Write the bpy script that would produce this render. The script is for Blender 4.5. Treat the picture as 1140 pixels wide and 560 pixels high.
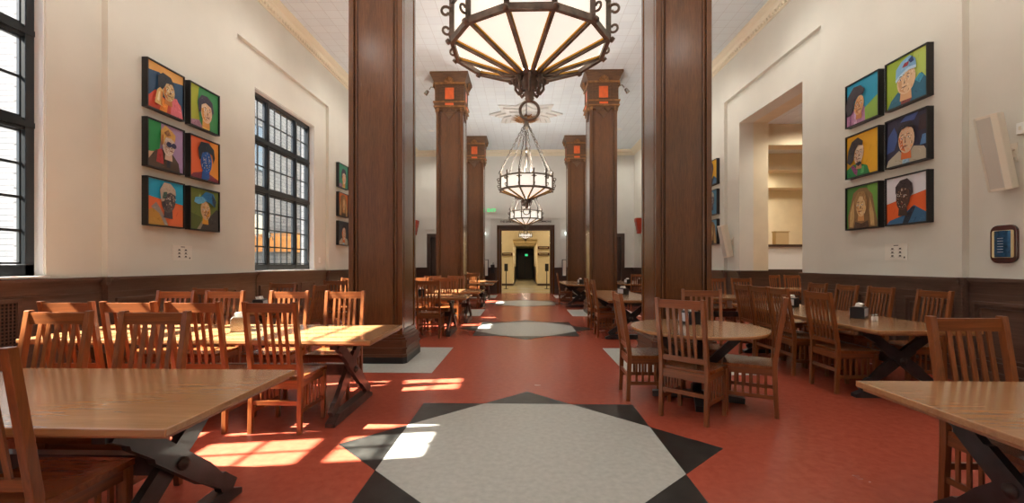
import bpy, math, random
from mathutils import Vector, Matrix
PI = math.pi
for o in list(bpy.data.objects): bpy.data.objects.remove(o)
SC = bpy.context.scene
COL = SC.collection

# ------------------------------------------------------------------ camera
cam_d = bpy.data.cameras.new('camera'); cam = bpy.data.objects.new('camera', cam_d); COL.objects.link(cam)
cam.location = (0, 0, 1.4); cam.rotation_euler = (PI/2, 0, 0.027)
cam_d.sensor_width = 36; cam_d.lens = 500/1140*36; cam_d.shift_y = 14/1140
cam_d.clip_start = .05; cam_d.clip_end = 300
SC.camera = cam
# ------------------------------------------------------------------ light
SC.view_settings.view_transform = 'Standard'; SC.view_settings.look = 'None'
SC.view_settings.gamma = 1; SC.view_settings.use_curve_mapping = False
SC.view_settings.exposure = 0.08
W = bpy.data.worlds.new('sky'); SC.world = W; W.use_nodes = True
nt = W.node_tree; bg = nt.nodes['Background']
sky = nt.nodes.new('ShaderNodeTexSky'); sky.sky_type = 'NISHITA'; sky.sun_disc = False
sky.sun_elevation = math.radians(45); sky.sun_rotation = math.radians(-104)
nt.links.new(sky.outputs[0], bg.inputs[0]); bg.inputs[1].default_value = .36
sd = bpy.data.lights.new('sun', 'SUN'); sun = bpy.data.objects.new('sun', sd); COL.objects.link(sun)
sun.rotation_euler = Vector((-1, -.17, 1.0)).to_track_quat('Z', 'Y').to_euler(); sun.location = (-20, -5, 20)
sd.energy = 70; sd.angle = math.radians(.6); sd.color = (1, .93, .82)
DOWN_W = 140; CHAND_W = 350; GLASS_E = .78; ROOM2_W = 210; LOBBY_W = 42

# ------------------------------------------------------------------ materials
def s2l(c):
    return tuple(((v/255)/12.92 if v/255 <= .04045 else ((v/255+.055)/1.055)**2.4) for v in c) + (1,)
def newmat(name):
    m = bpy.data.materials.new(name); m.use_nodes = True
    return m, m.node_tree, m.node_tree.nodes['Principled BSDF']
def plain(name, c, rough=.6, metal=0, spec=.5, bump=0, bscale=60, vary=0, vscale=3, emit=None, es=0, coat=0):
    m, nt, b = newmat(name)
    b.inputs['Base Color'].default_value = s2l(c); b.inputs['Roughness'].default_value = rough
    b.inputs['Metallic'].default_value = metal; b.inputs['Specular IOR Level'].default_value = spec
    b.inputs['Coat Weight'].default_value = coat
    if vary:
        tc = nt.nodes.new('ShaderNodeTexCoord'); n = nt.nodes.new('ShaderNodeTexNoise'); n.inputs['Scale'].default_value = vscale; n.inputs['Detail'].default_value = 6
        r = nt.nodes.new('ShaderNodeValToRGB'); a = s2l([v*(1-vary) for v in c]); z = s2l([min(255, v*(1+vary)) for v in c])
        r.color_ramp.elements[0].position = .3; r.color_ramp.elements[1].position = .7
        r.color_ramp.elements[0].color = a; r.color_ramp.elements[1].color = z
        nt.links.new(tc.outputs['Object'], n.inputs[0]); nt.links.new(n.outputs[0], r.inputs[0]); nt.links.new(r.outputs[0], b.inputs['Base Color'])
    if bump:
        tc = nt.nodes.new('ShaderNodeTexCoord'); n = nt.nodes.new('ShaderNodeTexNoise'); n.inputs['Scale'].default_value = bscale; n.inputs['Detail'].default_value = 4
        bp = nt.nodes.new('ShaderNodeBump'); bp.inputs['Strength'].default_value = bump; bp.inputs['Distance'].default_value = .01
        nt.links.new(tc.outputs['Object'], n.inputs[0]); nt.links.new(n.outputs[0], bp.inputs['Height']); nt.links.new(bp.outputs[0], b.inputs['Normal'])
    if emit:
        b.inputs['Emission Color'].default_value = s2l(emit); b.inputs['Emission Strength'].default_value = es
    return m
def wood(name, dark, light, axis='z', rough=.35, coat=.25, sc=1.0, mix=None):
    m, nt, b = newmat(name)
    tc = nt.nodes.new('ShaderNodeTexCoord'); mp = nt.nodes.new('ShaderNodeMapping')
    s = [14*sc, 14*sc, 14*sc]; s['xyz'.index(axis)] = .9*sc; mp.inputs['Scale'].default_value = s
    n = nt.nodes.new('ShaderNodeTexNoise'); n.inputs['Scale'].default_value = 3; n.inputs['Detail'].default_value = 8; n.inputs['Roughness'].default_value = .65; n.inputs['Distortion'].default_value = .6
    n2 = nt.nodes.new('ShaderNodeTexNoise'); n2.inputs['Scale'].default_value = .25; n2.inputs['Detail'].default_value = 2
    r = nt.nodes.new('ShaderNodeValToRGB'); r.color_ramp.elements[0].position = .32; r.color_ramp.elements[1].position = .68
    r.color_ramp.elements[0].color = s2l(dark); r.color_ramp.elements[1].color = s2l(light)
    mx = nt.nodes.new('ShaderNodeMath'); mx.operation = 'MULTIPLY_ADD'; mx.inputs[1].default_value = .35; 
    nt.links.new(tc.outputs['Object'], mp.inputs[0]); nt.links.new(mp.outputs[0], n.inputs[0]); nt.links.new(mp.outputs[0], n2.inputs[0])
    sub = nt.nodes.new('ShaderNodeMath'); sub.operation = 'SUBTRACT'; sub.inputs[1].default_value = .5
    nt.links.new(n2.outputs[0], sub.inputs[0]); nt.links.new(sub.outputs[0], mx.inputs[0]); nt.links.new(n.outputs[0], mx.inputs[2])
    nt.links.new(mx.outputs[0], r.inputs[0]); nt.links.new(r.outputs[0], b.inputs['Base Color'])
    b.inputs['Roughness'].default_value = rough; b.inputs['Coat Weight'].default_value = coat; b.inputs['Coat Roughness'].default_value = .25
    return m
M = {}
M['wall'] = plain('wall_plaster', (216, 213, 201), .85, vary=.015, vscale=1.5, bump=.05, bscale=35)
M['wall_end'] = plain('end_wall_plaster', (222, 220, 212), .85, vary=.012, vscale=1.5)
M['cream'] = plain('cream_plaster', (232, 216, 182), .75, vary=.02, vscale=2)
M['jamb'] = plain('jamb_plaster', (222, 208, 178), .85, vary=.02)
M['crown'] = plain('crown_paint', (232, 222, 198), .6)
M['relief'] = plain('relief_plaster', (214, 214, 210), .8)
M['white'] = plain('white_paint', (238, 238, 234), .5)
M['offwhite'] = plain('cream_plastic', (226, 218, 200), .45)
M['black'] = plain('black_lacquer', (22, 21, 22), .35)
M['window_paint'] = plain('dark_window_paint', (30, 36, 40), .35, coat=.2)
M['iron'] = plain('bronze_iron', (108, 98, 87), .42, .25, vary=.25, vscale=12)
M['iron_dark'] = plain('dark_iron', (70, 62, 56), .5, .3)
M['gold'] = plain('gilt_bronze', (138, 96, 56), .5, .2, vary=.2, vscale=10)
M['brass_edge'] = plain('brass_edge', (206, 160, 62), .4, .6)
M['trestle'] = plain('blackened_wood', (36, 35, 36), .38, vary=.45, vscale=9, coat=.2)
M['trestle_worn'] = plain('worn_dark_wood', (60, 44, 40), .38, vary=.35, vscale=9, coat=.2)
M['col_v'] = wood('walnut_column', (80, 48, 25), (104, 65, 35), 'z', .2, .6, 2.0)
M['col_h'] = wood('walnut_moulding', (70, 42, 26), (96, 60, 38), 'x', .28, .4, 1.5)
M['col_cap'] = wood('carved_walnut', (66, 44, 28), (112, 76, 46), 'x', .5, .1, 1.2)
M['wains'] = wood('dark_wainscot', (84, 62, 53), (106, 82, 69), 'y', .28, .5, .8)
M['wains_x'] = wood('dark_wainscot_end', (58, 40, 32), (80, 56, 45), 'x', .3, .4, .8)
M['chair_v'] = wood('oak_upright', (106, 58, 26), (144, 82, 38), 'z', .33, .35, 1.2)
M['chair_x'] = wood('oak_rail', (104, 57, 26), (142, 80, 38), 'x', .33, .35, 1.2)
M['chair_y'] = wood('oak_side', (104, 57, 26), (142, 80, 38), 'y', .33, .35, 1.2)
M['seat'] = wood('oak_seat', (112, 62, 30), (156, 92, 50), 'x', .22, .5, .8)
M['top_x'] = wood('maple_top_long', (158, 114, 72), (176, 131, 88), 'x', .17, .6, 1.1)
M['top_y'] = wood('maple_top_cross', (164, 116, 70), (200, 150, 98), 'y', .18, .6, .45)
M['top_edge'] = wood('maple_edge', (138, 88, 50), (172, 116, 70), 'x', .3, .4, .6)
M['orange'] = plain('orange_tile', (226, 102, 48), .35, vary=.06, vscale=8)
M['floor_black'] = plain('black_linoleum', (38, 38, 36), .3, vary=.35, vscale=7, spec=.4)
M['floor_grey'] = plain('grey_linoleum', (176, 177, 170), .38, vary=.045, vscale=22, spec=.4)
M['napkin'] = plain('paper_napkin', (240, 236, 228), .9)
M['dispenser'] = plain('dispenser_plastic', (28, 28, 30), .3)
M['faceplate'] = plain('dispenser_faceplate', (206, 212, 220), .3, .2)
M['steel'] = plain('steel', (170, 168, 160), .25, .9)
M['shaker'] = plain('shaker_glass', (222, 222, 216), .15)
M['plaque_wood'] = plain('plaque_wood', (74, 30, 24), .25, coat=.5)
M['plaque_blue'] = plain('plaque_blue', (46, 88, 124), .2, .5, vary=.25, vscale=30)
M['tin'] = plain('plaque_cream', (218, 200, 150), .4)
M['paper'] = plain('paper', (226, 220, 208), .8)
M['ink'] = plain('ink', (50, 42, 38), .8)
M['red'] = plain('red_lacquer', (176, 56, 30), .5)
M['dark_door'] = wood('dark_door_wood', (40, 26, 18), (66, 42, 28), 'z', .4, .2)
M['green_glow'] = plain('exit_green', (60, 210, 130), .5, emit=(60, 225, 140), es=1.0)
M['lamp_glow'] = plain('lamp_disc', (255, 250, 240), .5, emit=(255, 248, 232), es=14)
M['sconce_glow'] = plain('sconce_glass', (245, 245, 238), .5, emit=(235, 245, 240), es=3)
M['glass_lamp'] = plain('chandelier_glass', (240, 232, 214), .5, emit=(255, 247, 234), es=GLASS_E)
M['grille'] = plain('speaker_grille', (200, 196, 184), .6)
M['lobby_floor'] = plain('lobby_floor', (190, 176, 140), .25, vary=.04, vscale=3)
M['roof'] = plain('orange_roof_tile', (206, 140, 76), .8, vary=.1, vscale=4)
M['stone'] = plain('tan_block', (206, 178, 130), .7)

def floor_mat():
    m, nt, b = newmat('red_linoleum'); L = nt.links.new
    tc = nt.nodes.new('ShaderNodeTexCoord'); n = nt.nodes.new('ShaderNodeTexNoise'); n.inputs['Scale'].default_value = 16; n.inputs['Detail'].default_value = 5; n.inputs['Roughness'].default_value = .6; n.inputs['Distortion'].default_value = .3
    r = nt.nodes.new('ShaderNodeValToRGB'); e = r.color_ramp.elements; e[0].position = .28; e[1].position = .72
    e[0].color = s2l((156, 70, 52)); e[1].color = s2l((172, 82, 61))
    L(tc.outputs['Object'], n.inputs[0]); L(n.outputs[0], r.inputs[0]); L(r.outputs[0], b.inputs['Base Color'])
    n2 = nt.nodes.new('ShaderNodeTexNoise'); n2.inputs['Scale'].default_value = 1.5; n2.inputs['Detail'].default_value = 5
    mr = nt.nodes.new('ShaderNodeMapRange'); mr.inputs[3].default_value = .26; mr.inputs[4].default_value = .28
    L(tc.outputs['Object'], n2.inputs[0]); L(n2.outputs[0], mr.inputs[0]); L(mr.outputs[0], b.inputs['Roughness'])
    b.inputs['Specular IOR Level'].default_value = .5
    return m
M['floor'] = floor_mat()
def tile_mat():
    m, nt, b = newmat('ceiling_tiles'); L = nt.links.new
    tc = nt.nodes.new('ShaderNodeTexCoord'); br = nt.nodes.new('ShaderNodeTexBrick')
    br.offset = 0; br.inputs['Scale'].default_value = 1; br.inputs['Brick Width'].default_value = .305; br.inputs['Row Height'].default_value = .305
    br.inputs['Mortar Size'].default_value = .004; br.inputs['Color1'].default_value = s2l((226, 235, 239)); br.inputs['Color2'].default_value = s2l((221, 230, 235)); br.inputs['Mortar'].default_value = s2l((198, 201, 203))
    L(tc.outputs['Object'], br.inputs[0]); L(br.outputs[0], b.inputs['Base Color']); b.inputs['Roughness'].default_value = .8
    return m
M['ceiling'] = tile_mat()
def brick_mat():
    m, nt, b = newmat('pale_grey_brick'); L = nt.links.new
    tc = nt.nodes.new('ShaderNodeTexCoord'); mp = nt.nodes.new('ShaderNodeMapping'); mp.inputs['Rotation'].default_value = (PI/2, 0, PI/2)
    sx = nt.nodes.new('ShaderNodeSeparateXYZ'); cx = nt.nodes.new('ShaderNodeCombineXYZ')
    br = nt.nodes.new('ShaderNodeTexBrick'); br.inputs['Scale'].default_value = 1; br.inputs['Brick Width'].default_value = .42; br.inputs['Row Height'].default_value = .16
    br.inputs['Mortar Size'].default_value = .01; br.inputs['Color1'].default_value = s2l((132, 133, 135)); br.inputs['Color2'].default_value = s2l((116, 118, 122)); br.inputs['Mortar'].default_value = s2l((84, 86, 90))
    L(tc.outputs['Object'], sx.inputs[0]); L(sx.outputs[1], cx.inputs[0]); L(sx.outputs[2], cx.inputs[1]); L(cx.outputs[0], br.inputs[0]); L(br.outputs[0], b.inputs['Base Color'])
    b.inputs['Roughness'].default_value = .9
    return m
M['brick'] = brick_mat()
def glass_mat():
    m = bpy.data.materials.new('window_glass'); m.use_nodes = True; nt = m.node_tree
    for n in list(nt.nodes): nt.nodes.remove(n)
    o = nt.nodes.new('ShaderNodeOutputMaterial'); t = nt.nodes.new('ShaderNodeBsdfTransparent'); g = nt.nodes.new('ShaderNodeBsdfGlossy'); g.inputs['Roughness'].default_value = .03
    lw = nt.nodes.new('ShaderNodeLayerWeight'); f = nt.nodes.new('ShaderNodeMath'); f.operation = 'MULTIPLY_ADD'; f.inputs[1].default_value = .12; f.inputs[2].default_value = .02; nt.links.new(lw.outputs['Facing'], f.inputs[0]); mx = nt.nodes.new('ShaderNodeMixShader')
    nt.links.new(f.outputs[0], mx.inputs[0]); nt.links.new(t.outputs[0], mx.inputs[1]); nt.links.new(g.outputs[0], mx.inputs[2]); nt.links.new(mx.outputs[0], o.inputs[0])
    return m
M['glass'] = glass_mat()

# ------------------------------------------------------------------ mesh builder
class MB:
    def __init__(s): s.v = []; s.f = []; s.m = []; s.mats = []; s.sm = []
    def mi(s, m):
        m = M[m] if isinstance(m, str) else m
        if m not in s.mats: s.mats.append(m)
        return s.mats.index(m)
    def add(s, vs, fs, m, smooth=False):
        b = len(s.v); s.v += [tuple(v) for v in vs]; k = s.mi(m)
        for f in fs: s.f.append(tuple(b+i for i in f)); s.m.append(k); s.sm.append(smooth)
        return s
    def box(s, x0, x1, y0, y1, z0, z1, m, skip=''):
        x0, x1 = min(x0, x1), max(x0, x1); y0, y1 = min(y0, y1), max(y0, y1); z0, z1 = min(z0, z1), max(z0, z1)
        v = [(x0,y0,z0),(x1,y0,z0),(x1,y1,z0),(x0,y1,z0),(x0,y0,z1),(x1,y0,z1),(x1,y1,z1),(x0,y1,z1)]
        return s.add(v, [(0,3,2,1),(4,5,6,7),(0,1,5,4),(1,2,6,5),(2,3,7,6),(3,0,4,7)], m)
    def frust(s, c0, h0, c1, h1, m):  # from rect centre c0 (x,y,z) half h0 (hx,hy) to c1/h1
        v = []
        for c, h in ((c0, h0), (c1, h1)):
            v += [(c[0]-h[0],c[1]-h[1],c[2]),(c[0]+h[0],c[1]-h[1],c[2]),(c[0]+h[0],c[1]+h[1],c[2]),(c[0]-h[0],c[1]+h[1],c[2])]
        return s.add(v, [(0,3,2,1),(4,5,6,7),(0,1,5,4),(1,2,6,5),(2,3,7,6),(3,0,4,7)], m)
    def beam(s, p, q, w, h, m, up=(0,0,1), w2=None, h2=None):
        p = Vector(p); q = Vector(q); d = (q-p).normalized(); u = Vector(up)
        if abs(d.dot(u)) > .99: u = Vector((0,1,0))
        x = d.cross(u).normalized(); z = x.cross(d).normalized(); w2 = w2 or w; h2 = h2 or h; v = []
        for c, a, b in ((p, w/2, h/2), (q, w2/2, h2/2)):
            v += [c-x*a-z*b, c+x*a-z*b, c+x*a+z*b, c-x*a+z*b]
        return s.add(v, [(0,1,2,3),(7,6,5,4),(0,4,5,1),(1,5,6,2),(2,6,7,3),(3,7,4,0)], m)
    def tube(s, pts, r, m, n=8, closed=False, rs=None):
        pts = [Vector(p) for p in pts]; N = len(pts); v = []; f = []; prev = None
        for i, p in enumerate(pts):
            a = pts[(i-1) % N] if (closed or i > 0) else p; b = pts[(i+1) % N] if (closed or i < N-1) else p
            d = (b-a).normalized()
            if prev is None:
                u = Vector((0,0,1)) if abs(d.z) < .9 else Vector((1,0,0)); x = d.cross(u).normalized()
            else:
                x = (prev - d*prev.dot(d)).normalized()
            prev = x; y = d.cross(x); rr = rs[i] if rs else r
            for k in range(n):
                t = 2*PI*k/n; v.append(p + x*(rr*math.cos(t)) + y*(rr*math.sin(t)))
        for i in range(N if closed else N-1):
            j = (i+1) % N
            for k in range(n):
                l = (k+1) % n; f.append((i*n+k, i*n+l, j*n+l, j*n+k))
        if not closed: f += [tuple(range(n))[::-1], tuple(range((N-1)*n, N*n))]
        return s.add(v, f, m, True)
    def lathe(s, prof, m, n=24, c=(0,0,0), smooth=True, rot=0):
        v = []; f = []; K = len(prof)
        for r, z in prof:
            for k in range(n):
                t = 2*PI*k/n+rot; v.append((c[0]+r*math.cos(t), c[1]+r*math.sin(t), c[2]+z))
        for i in range(K-1):
            for k in range(n):
                l = (k+1) % n; f.append((i*n+k, i*n+l, (i+1)*n+l, (i+1)*n+k))
        f += [tuple(range(n))[::-1], tuple(range((K-1)*n, K*n))]
        return s.add(v, f, m, smooth)
    def prism(s, poly, a, b, m, plane='xy'):
        def P(u, w, t): return {'xy': (u, w, t), 'yz': (t, u, w), 'xz': (u, t, w)}[plane]
        n = len(poly); v = [P(u, w, a) for u, w in poly] + [P(u, w, b) for u, w in poly]
        f = [tuple(range(n))[::-1], tuple(range(n, 2*n))] + [(i, (i+1) % n, n+(i+1) % n, n+i) for i in range(n)]
        return s.add(v, f, m)
    def xf(s, mat, i0=0):
        for i in range(i0, len(s.v)): s.v[i] = tuple(mat @ Vector(s.v[i]))
        return s
    def build(s, name, parent=None, kind=None, bevel=0):
        me = bpy.data.meshes.new(name); me.from_pydata(s.v, [], s.f)
        for m in s.mats: me.materials.append(m)
        me.polygons.foreach_set('material_index', s.m); me.polygons.foreach_set('use_smooth', s.sm)
        import bmesh
        bm = bmesh.new(); bm.from_mesh(me); bmesh.ops.recalc_face_normals(bm, faces=bm.faces); bm.to_mesh(me); bm.free()
        me.update()
        o = bpy.data.objects.new(name, me); COL.objects.link(o); o.parent = parent
        if kind: o['kind'] = kind
        if bevel:
            md = o.modifiers.new('bevel', 'BEVEL'); md.width = bevel; md.segments = 2; md.limit_method = 'ANGLE'
        return o
def tag(o, label, cat, group=None):
    o['label'] = label; o['category'] = cat
    if group: o['group'] = group
    return o
def thing(name, label, cat, loc=(0,0,0), rz=0, group=None):
    o = bpy.data.objects.new(name, None); COL.objects.link(o); o.empty_display_size = .1
    o.location = loc; o.rotation_euler = (0, 0, rz); return tag(o, label, cat, group)
def kids(o): return [c for c in bpy.data.objects if c.parent == o]
def dup(root, loc, rz, label, group=None):
    r = root.copy(); COL.objects.link(r); r.location = loc; r.rotation_euler = (0, 0, rz); r['label'] = label
    if group: r['group'] = group
    elif 'group' in r: del r['group']
    for ch in KIDS[root.name]:
        c = ch.copy(); COL.objects.link(c); c.parent = r
        for g in KIDS.get(ch.name, []):
            d = g.copy(); COL.objects.link(d); d.parent = c
    return r
KIDS = {}
def reg(root):
    KIDS[root.name] = kids(root)
    for c in KIDS[root.name]: KIDS[c.name] = kids(c)
    return root
def lamp(name, kind, loc, energy, color=(1,.9,.75), size=.1, rot=None, parent=None, spot=None):
    d = bpy.data.lights.new(name, kind); d.energy = energy; d.color = color
    if kind == 'AREA': d.shape = 'DISK'; d.size = size
    else: d.shadow_soft_size = size
    if kind == 'SPOT': d.spot_size = spot; d.spot_blend = .8
    o = bpy.data.objects.new(name, d); COL.objects.link(o); o.location = loc
    if rot: o.rotation_euler = rot
    o.parent = parent; return o

# ------------------------------------------------------------------ dimensions
CX = .057; WX = 5.2; RX = 5.28; CEIL = 6.8; Y0 = -6.0; Y1 = 21.4
BAYS = [-2.78, 3.57, 9.92, 16.27]; RH = 1.905; RTOP = 5.59
WH = 1.25; WZ0 = 1.27; WZ1 = 4.87
COLY = [.35, 6.70, 13.05, 19.40]; COLX = 2.165; CHW = .385
CAPZ = 1.24
CHY = [3.35, 9.77, 16.12]

# ------------------------------------------------------------------ floor and inlays
MB().box(-5.7, 5.98, Y0-.2, Y1+.2, -.12, 0, 'floor').build('floor', kind='structure')
def star_inlay(y):
    R = 1.475; r = R*.76537; b = MB(); g = MB()
    oc = [(r*math.sin((k+.5)*PI/4), r*math.cos((k+.5)*PI/4)) for k in range(8)]
    g.prism(oc, 0, .0025, 'floor_grey')
    for k in range(8):
        p = [oc[k-1], (R*math.sin(k*PI/4), R*math.cos(k*PI/4)), oc[k]]
        b.prism(p, 0, .0025, 'floor_black')
    for mb, nm in ((g, 'trim_star_field'), (b, 'trim_star_points')):
        o = mb.build(nm, kind='structure'); o.location = (.034, y, .0005)
for y in (-2.93, 3.45, 9.78, 16.12): star_inlay(y)
b = MB()
for y in COLY:
    for s in (-1, 1):
        b.box(CX+s*COLX-.92, CX+s*COLX+.92, y-.06-.9, y-.06+.86, 0, .003, 'floor_grey')
b.build('trim_floor_squares', kind='structure')

# ------------------------------------------------------------------ walls
def side_wall(sx, name, has_win, door_bay):
    b = MB(); X = lambda v: sx*v; xo = 5.62
    edges = []
    for c in BAYS: edges.append((c-RH, c+RH, c))
    y = Y0
    for a, e, c in edges:
        b.box(X(WX), X(xo), y, a, 0, CEIL+.1, 'wall')       # pier
        b.box(X(WX), X(xo), a, e, RTOP, CEIL+.1, 'wall')    # header
        if c in has_win or c == door_bay:
            w0, w1 = c-WH, c+WH
            o = xo
            z0 = 0 if c == door_bay else WZ0-.02
            b.box(X(RX), X(o), a, w0, 0, RTOP, 'wall'); b.box(X(RX), X(o), w1, e, 0, RTOP, 'wall')
            b.box(X(RX), X(o), w0, w1, WZ1, RTOP, 'wall')
            if z0: b.box(X(RX), X(o), w0, w1, 0, z0, 'wall')
        else:
            b.box(X(RX), X(xo), a, e, 0, RTOP, 'wall')
        y = e
    b.box(X(WX), X(xo), y, Y1+.2, 0, CEIL+.1, 'wall')
    return b.build(name, kind='structure')
side_wall(-1, 'wall_left', BAYS, None)
side_wall(1, 'wall_right', [], 9.92)
# thick jambs of the opening in the right wall
b = MB(); dy0, dy1 = 9.92-WH, 9.92+WH
b.box(5.62, 5.98, dy0-.4, dy0, 0, 5.3, 'jamb'); b.box(5.62, 5.98, dy1, dy1+.4, 0, 5.3, 'jamb'); b.box(5.62, 5.98, dy0, dy1, WZ1, 5.3, 'jamb')
b.build('wall_opening', kind='structure')
b = MB(); b.box(-5.6, 5.6, Y0-.2, Y0, 0, CEIL+.1, 'wall'); b.build('wall_back', kind='structure')
# ceiling
MB().box(-5.7, 5.7, Y0-.2, Y1+.2, CEIL, CEIL+.15, 'ceiling').build('ceiling', kind='structure')
# end wall with doorway and two side doors
DL, DR, DH = -1.12, 1.27, 3.05
b = MB()
sd_ = [(-4.55, -3.55), (3.65, 4.65)]
xs = [-5.6, -4.55, -3.55, DL, DR, 3.65, 4.65, 5.6]
b.box(-5.6, -4.55, Y1, Y1+.3, 0, CEIL+.1, 'wall_end'); b.box(-3.55, DL, Y1, Y1+.3, 0, CEIL+.1, 'wall_end')
b.box(DR, 3.65, Y1, Y1+.3, 0, CEIL+.1, 'wall_end'); b.box(4.65, 5.6, Y1, Y1+.3, 0, CEIL+.1, 'wall_end')
b.box(DL, DR, Y1, Y1+.3, DH, CEIL+.1, 'wall_end')
for a, e in sd_: b.box(a, e, Y1, Y1+.3, 2.75, CEIL+.1, 'wall_end')
b.build('wall_end', kind='structure')
for i, (a, e) in enumerate(sd_):
    b = MB(); b.box(a+.06, e-.06, Y1+.1, Y1+.15, .01, 2.69, 'dark_door')
    for (u0, u1) in ((a+.16, (a+e)/2-.05), ((a+e)/2+.05, e-.16)):
        for z0, z1 in ((.2, 1.1), (1.25, 2.5)): b.box(u0, u1, Y1+.085, Y1+.1, z0, z1, 'dark_door')
    d = b.build('door_%d' % (i+2), kind='structure')
    b = MB(); b.box(a-.1, a+.06, Y1-.04, Y1+.3, 0, 2.85, 'wains_x'); b.box(e-.06, e+.1, Y1-.04, Y1+.3, 0, 2.85, 'wains_x'); b.box(a+.06, e-.06, Y1-.04, Y1+.3, 2.69, 2.85, 'wains_x')
    b.build('door_frame', d)
    b = MB(); b.lathe([(.03,0),(.03,.02),(.012,.025),(.012,.06),(.028,.07),(.02,.09)], 'steel', 12); o = b.build('door_handle', d); o.rotation_euler = (PI/2,0,0); o.location = (e-.2, Y1+.1, 1.05)
# main doorway casing
b = MB()
for s, x in ((-1, DL), (1, DR)):
    b.box(x, x+s*.17, Y1-.06, Y1+.02, 0, DH+.18, 'col_v'); b.box(x+s*.02, x+s*.09, Y1-.1, Y1-.06, 0, DH+.14, 'col_h')
    b.box(x-s*.04, x, Y1-.02, Y1+.4, 0, DH, 'col_v')
b.box(DL-.17, DR+.17, Y1-.06, Y1+.02, DH, DH+.2, 'col_h'); b.box(DL-.17, DR+.17, Y1-.12, Y1-.06, DH+.12, DH+.2, 'col_h'); b.box(DL, DR, Y1-.02, Y1+.4, DH-.04, DH, 'col_h')
b.build('trim_1', kind='structure')
# plaster outline on the end wall around the doorway
b = MB()
for (x0, x1, z0, z1) in ((-1.62, -1.56, CAPZ, 3.62), (1.7, 1.76, CAPZ, 3.62), (-1.62, 1.76, 3.56, 3.62), (-4.8, -4.74, CAPZ, 3.1), (-4.8, -3.2, 3.04, 3.1), (3.4, 4.9, 3.04, 3.1), (4.84, 4.9, CAPZ, 3.1)):
    b.box(x0, x1, Y1-.03, Y1, z0, z1, 'wall_end')
b.build('trim_2', kind='structure')

# crown moulding
def crown(name, pts, dent):
    prof = [(0, -.26), (.03, -.26), (.05, -.2), (.09, -.16), (.1, -.1), (.17, -.06), (.2, -.03), (.2, 0), (0, 0)]
    b = MB(); (xa, ya), (xb, yb), nx = pts[0], pts[1], pts[2]
    v = []; n = len(prof)
    for (x, y) in (pts[0], pts[1]):
        for d, z in prof: v.append((x+nx[0]*d, y+nx[1]*d, CEIL+z))
    b.add(v, [(i, (i+1) % n, n+(i+1) % n, n+i) for i in range(n)] + [tuple(range(n)), tuple(range(n, 2*n))], 'crown')
    if dent:
        L = math.hypot(xb-xa, yb-ya); k = int(L/.11)
        for i in range(k):
            t = (i+.5)/k; x = xa+(xb-xa)*t; y = ya+(yb-ya)*t
            if nx[0]: b.box(x, x+nx[0]*.075, y-.03, y+.03, CEIL-.24, CEIL-.17, 'crown')
            else: b.box(x-.03, x+.03, y, y+nx[1]*.075, CEIL-.24, CEIL-.17, 'crown')
    b.build(name, kind='structure')
crown('trim_3', ((-WX, Y0), (-WX, Y1), (1, 0)), True)
crown('trim_4', ((WX, Y0), (WX, Y1), (-1, 0)), True)
crown('trim_5', ((-WX, Y1), (WX, Y1), (0, -1)), False)

# wainscot
def panel_frame(b, P, u0, u1, z0, z1, m):   # raised moulding frame; P(u,d,z)->xyz box helper
    for a0, a1, c0, c1 in ((u0, u1, z0, z0+.035), (u0, u1, z1-.035, z1), (u0, u0+.035, z0+.035, z1-.035), (u1-.035, u1, z0+.035, z1-.035)):
        P(b, a0, a1, .02, .05, c0, c1, m)
    for a0, a1, c0, c1 in ((u0+.07, u1-.07, z0+.07, z0+.085), (u0+.07, u1-.07, z1-.085, z1-.07), (u0+.07, u0+.085, z0+.085, z1-.085), (u1-.085, u1-.07, z0+.085, z1-.085)):
        P(b, a0, a1, .02, .034, c0, c1, m)
def wains_seg(b, P, u0, u1, m, panels=True, top=CAPZ):
    P(b, u0, u1, 0, .02, 0, top-.04, m)
    P(b, u0, u1, 0, .075, top-.035, top, m); P(b, u0, u1, 0, .055, top-.06, top-.035, m); P(b, u0, u1, 0, .035, top-.1, top-.06, m)
    P(b, u0, u1, 0, .03, top-.2, top-.185, m)
    P(b, u0, u1, 0, .035, 0, .16, m); P(b, u0, u1, 0, .045, .16, .19, m)
    if panels:
        n = max(1, round((u1-u0)/.95)); w = (u1-u0)/n
        for i in range(n): panel_frame(b, P, u0+i*w+.08, u0+(i+1)*w-.08, .27, top-.27, m)
def side_wains(sx, name):
    b = MB()
    def PX(x):
        def P(b, u0, u1, d0, d1, z0, z1, m): b.box(sx*(x-d0), sx*(x-d1), u0, u1, z0, z1, m)
        return P
    y = Y0
    for c in BAYS:
        for e0, e1 in ((c-RH, c-RH+.02), (c+RH-.02, c+RH)):
            PX(RX)(b, e0, e1, 0, RX-WX+.02, 0, CAPZ-.04, 'wains'); PX(RX)(b, e0-.03, e1+.03, 0, RX-WX+.03, CAPZ-.1, CAPZ, 'wains')
        wains_seg(b, PX(WX), y, c-RH, 'wains')
        if sx > 0 and c == 9.92:
            wains_seg(b, PX(RX), c-RH, c-WH, 'wains', False); wains_seg(b, PX(RX), c+WH, c+RH, 'wains', False)
        elif sx < 0:
            wains_seg(b, PX(RX), c-RH, c-WH, 'wains', False); wains_seg(b, PX(RX), c+WH, c+RH, 'wains', False)
            wains_seg(b, PX(RX-.015), c-WH, c+WH, 'wains', c > 5)
        else: wains_seg(b, PX(RX), c-RH, c+RH, 'wains')
        y = c+RH
    wains_seg(b, PX(WX), y, Y1, 'wains')
    b.build(name, kind='structure')
side_wains(-1, 'baseboard_left'); side_wains(1, 'baseboard_right')
b = MB()
def PE(b, u0, u1, d0, d1, z0, z1, m): b.box(u0, u1, Y1-d0, Y1-d1, z0, z1, m)
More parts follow.
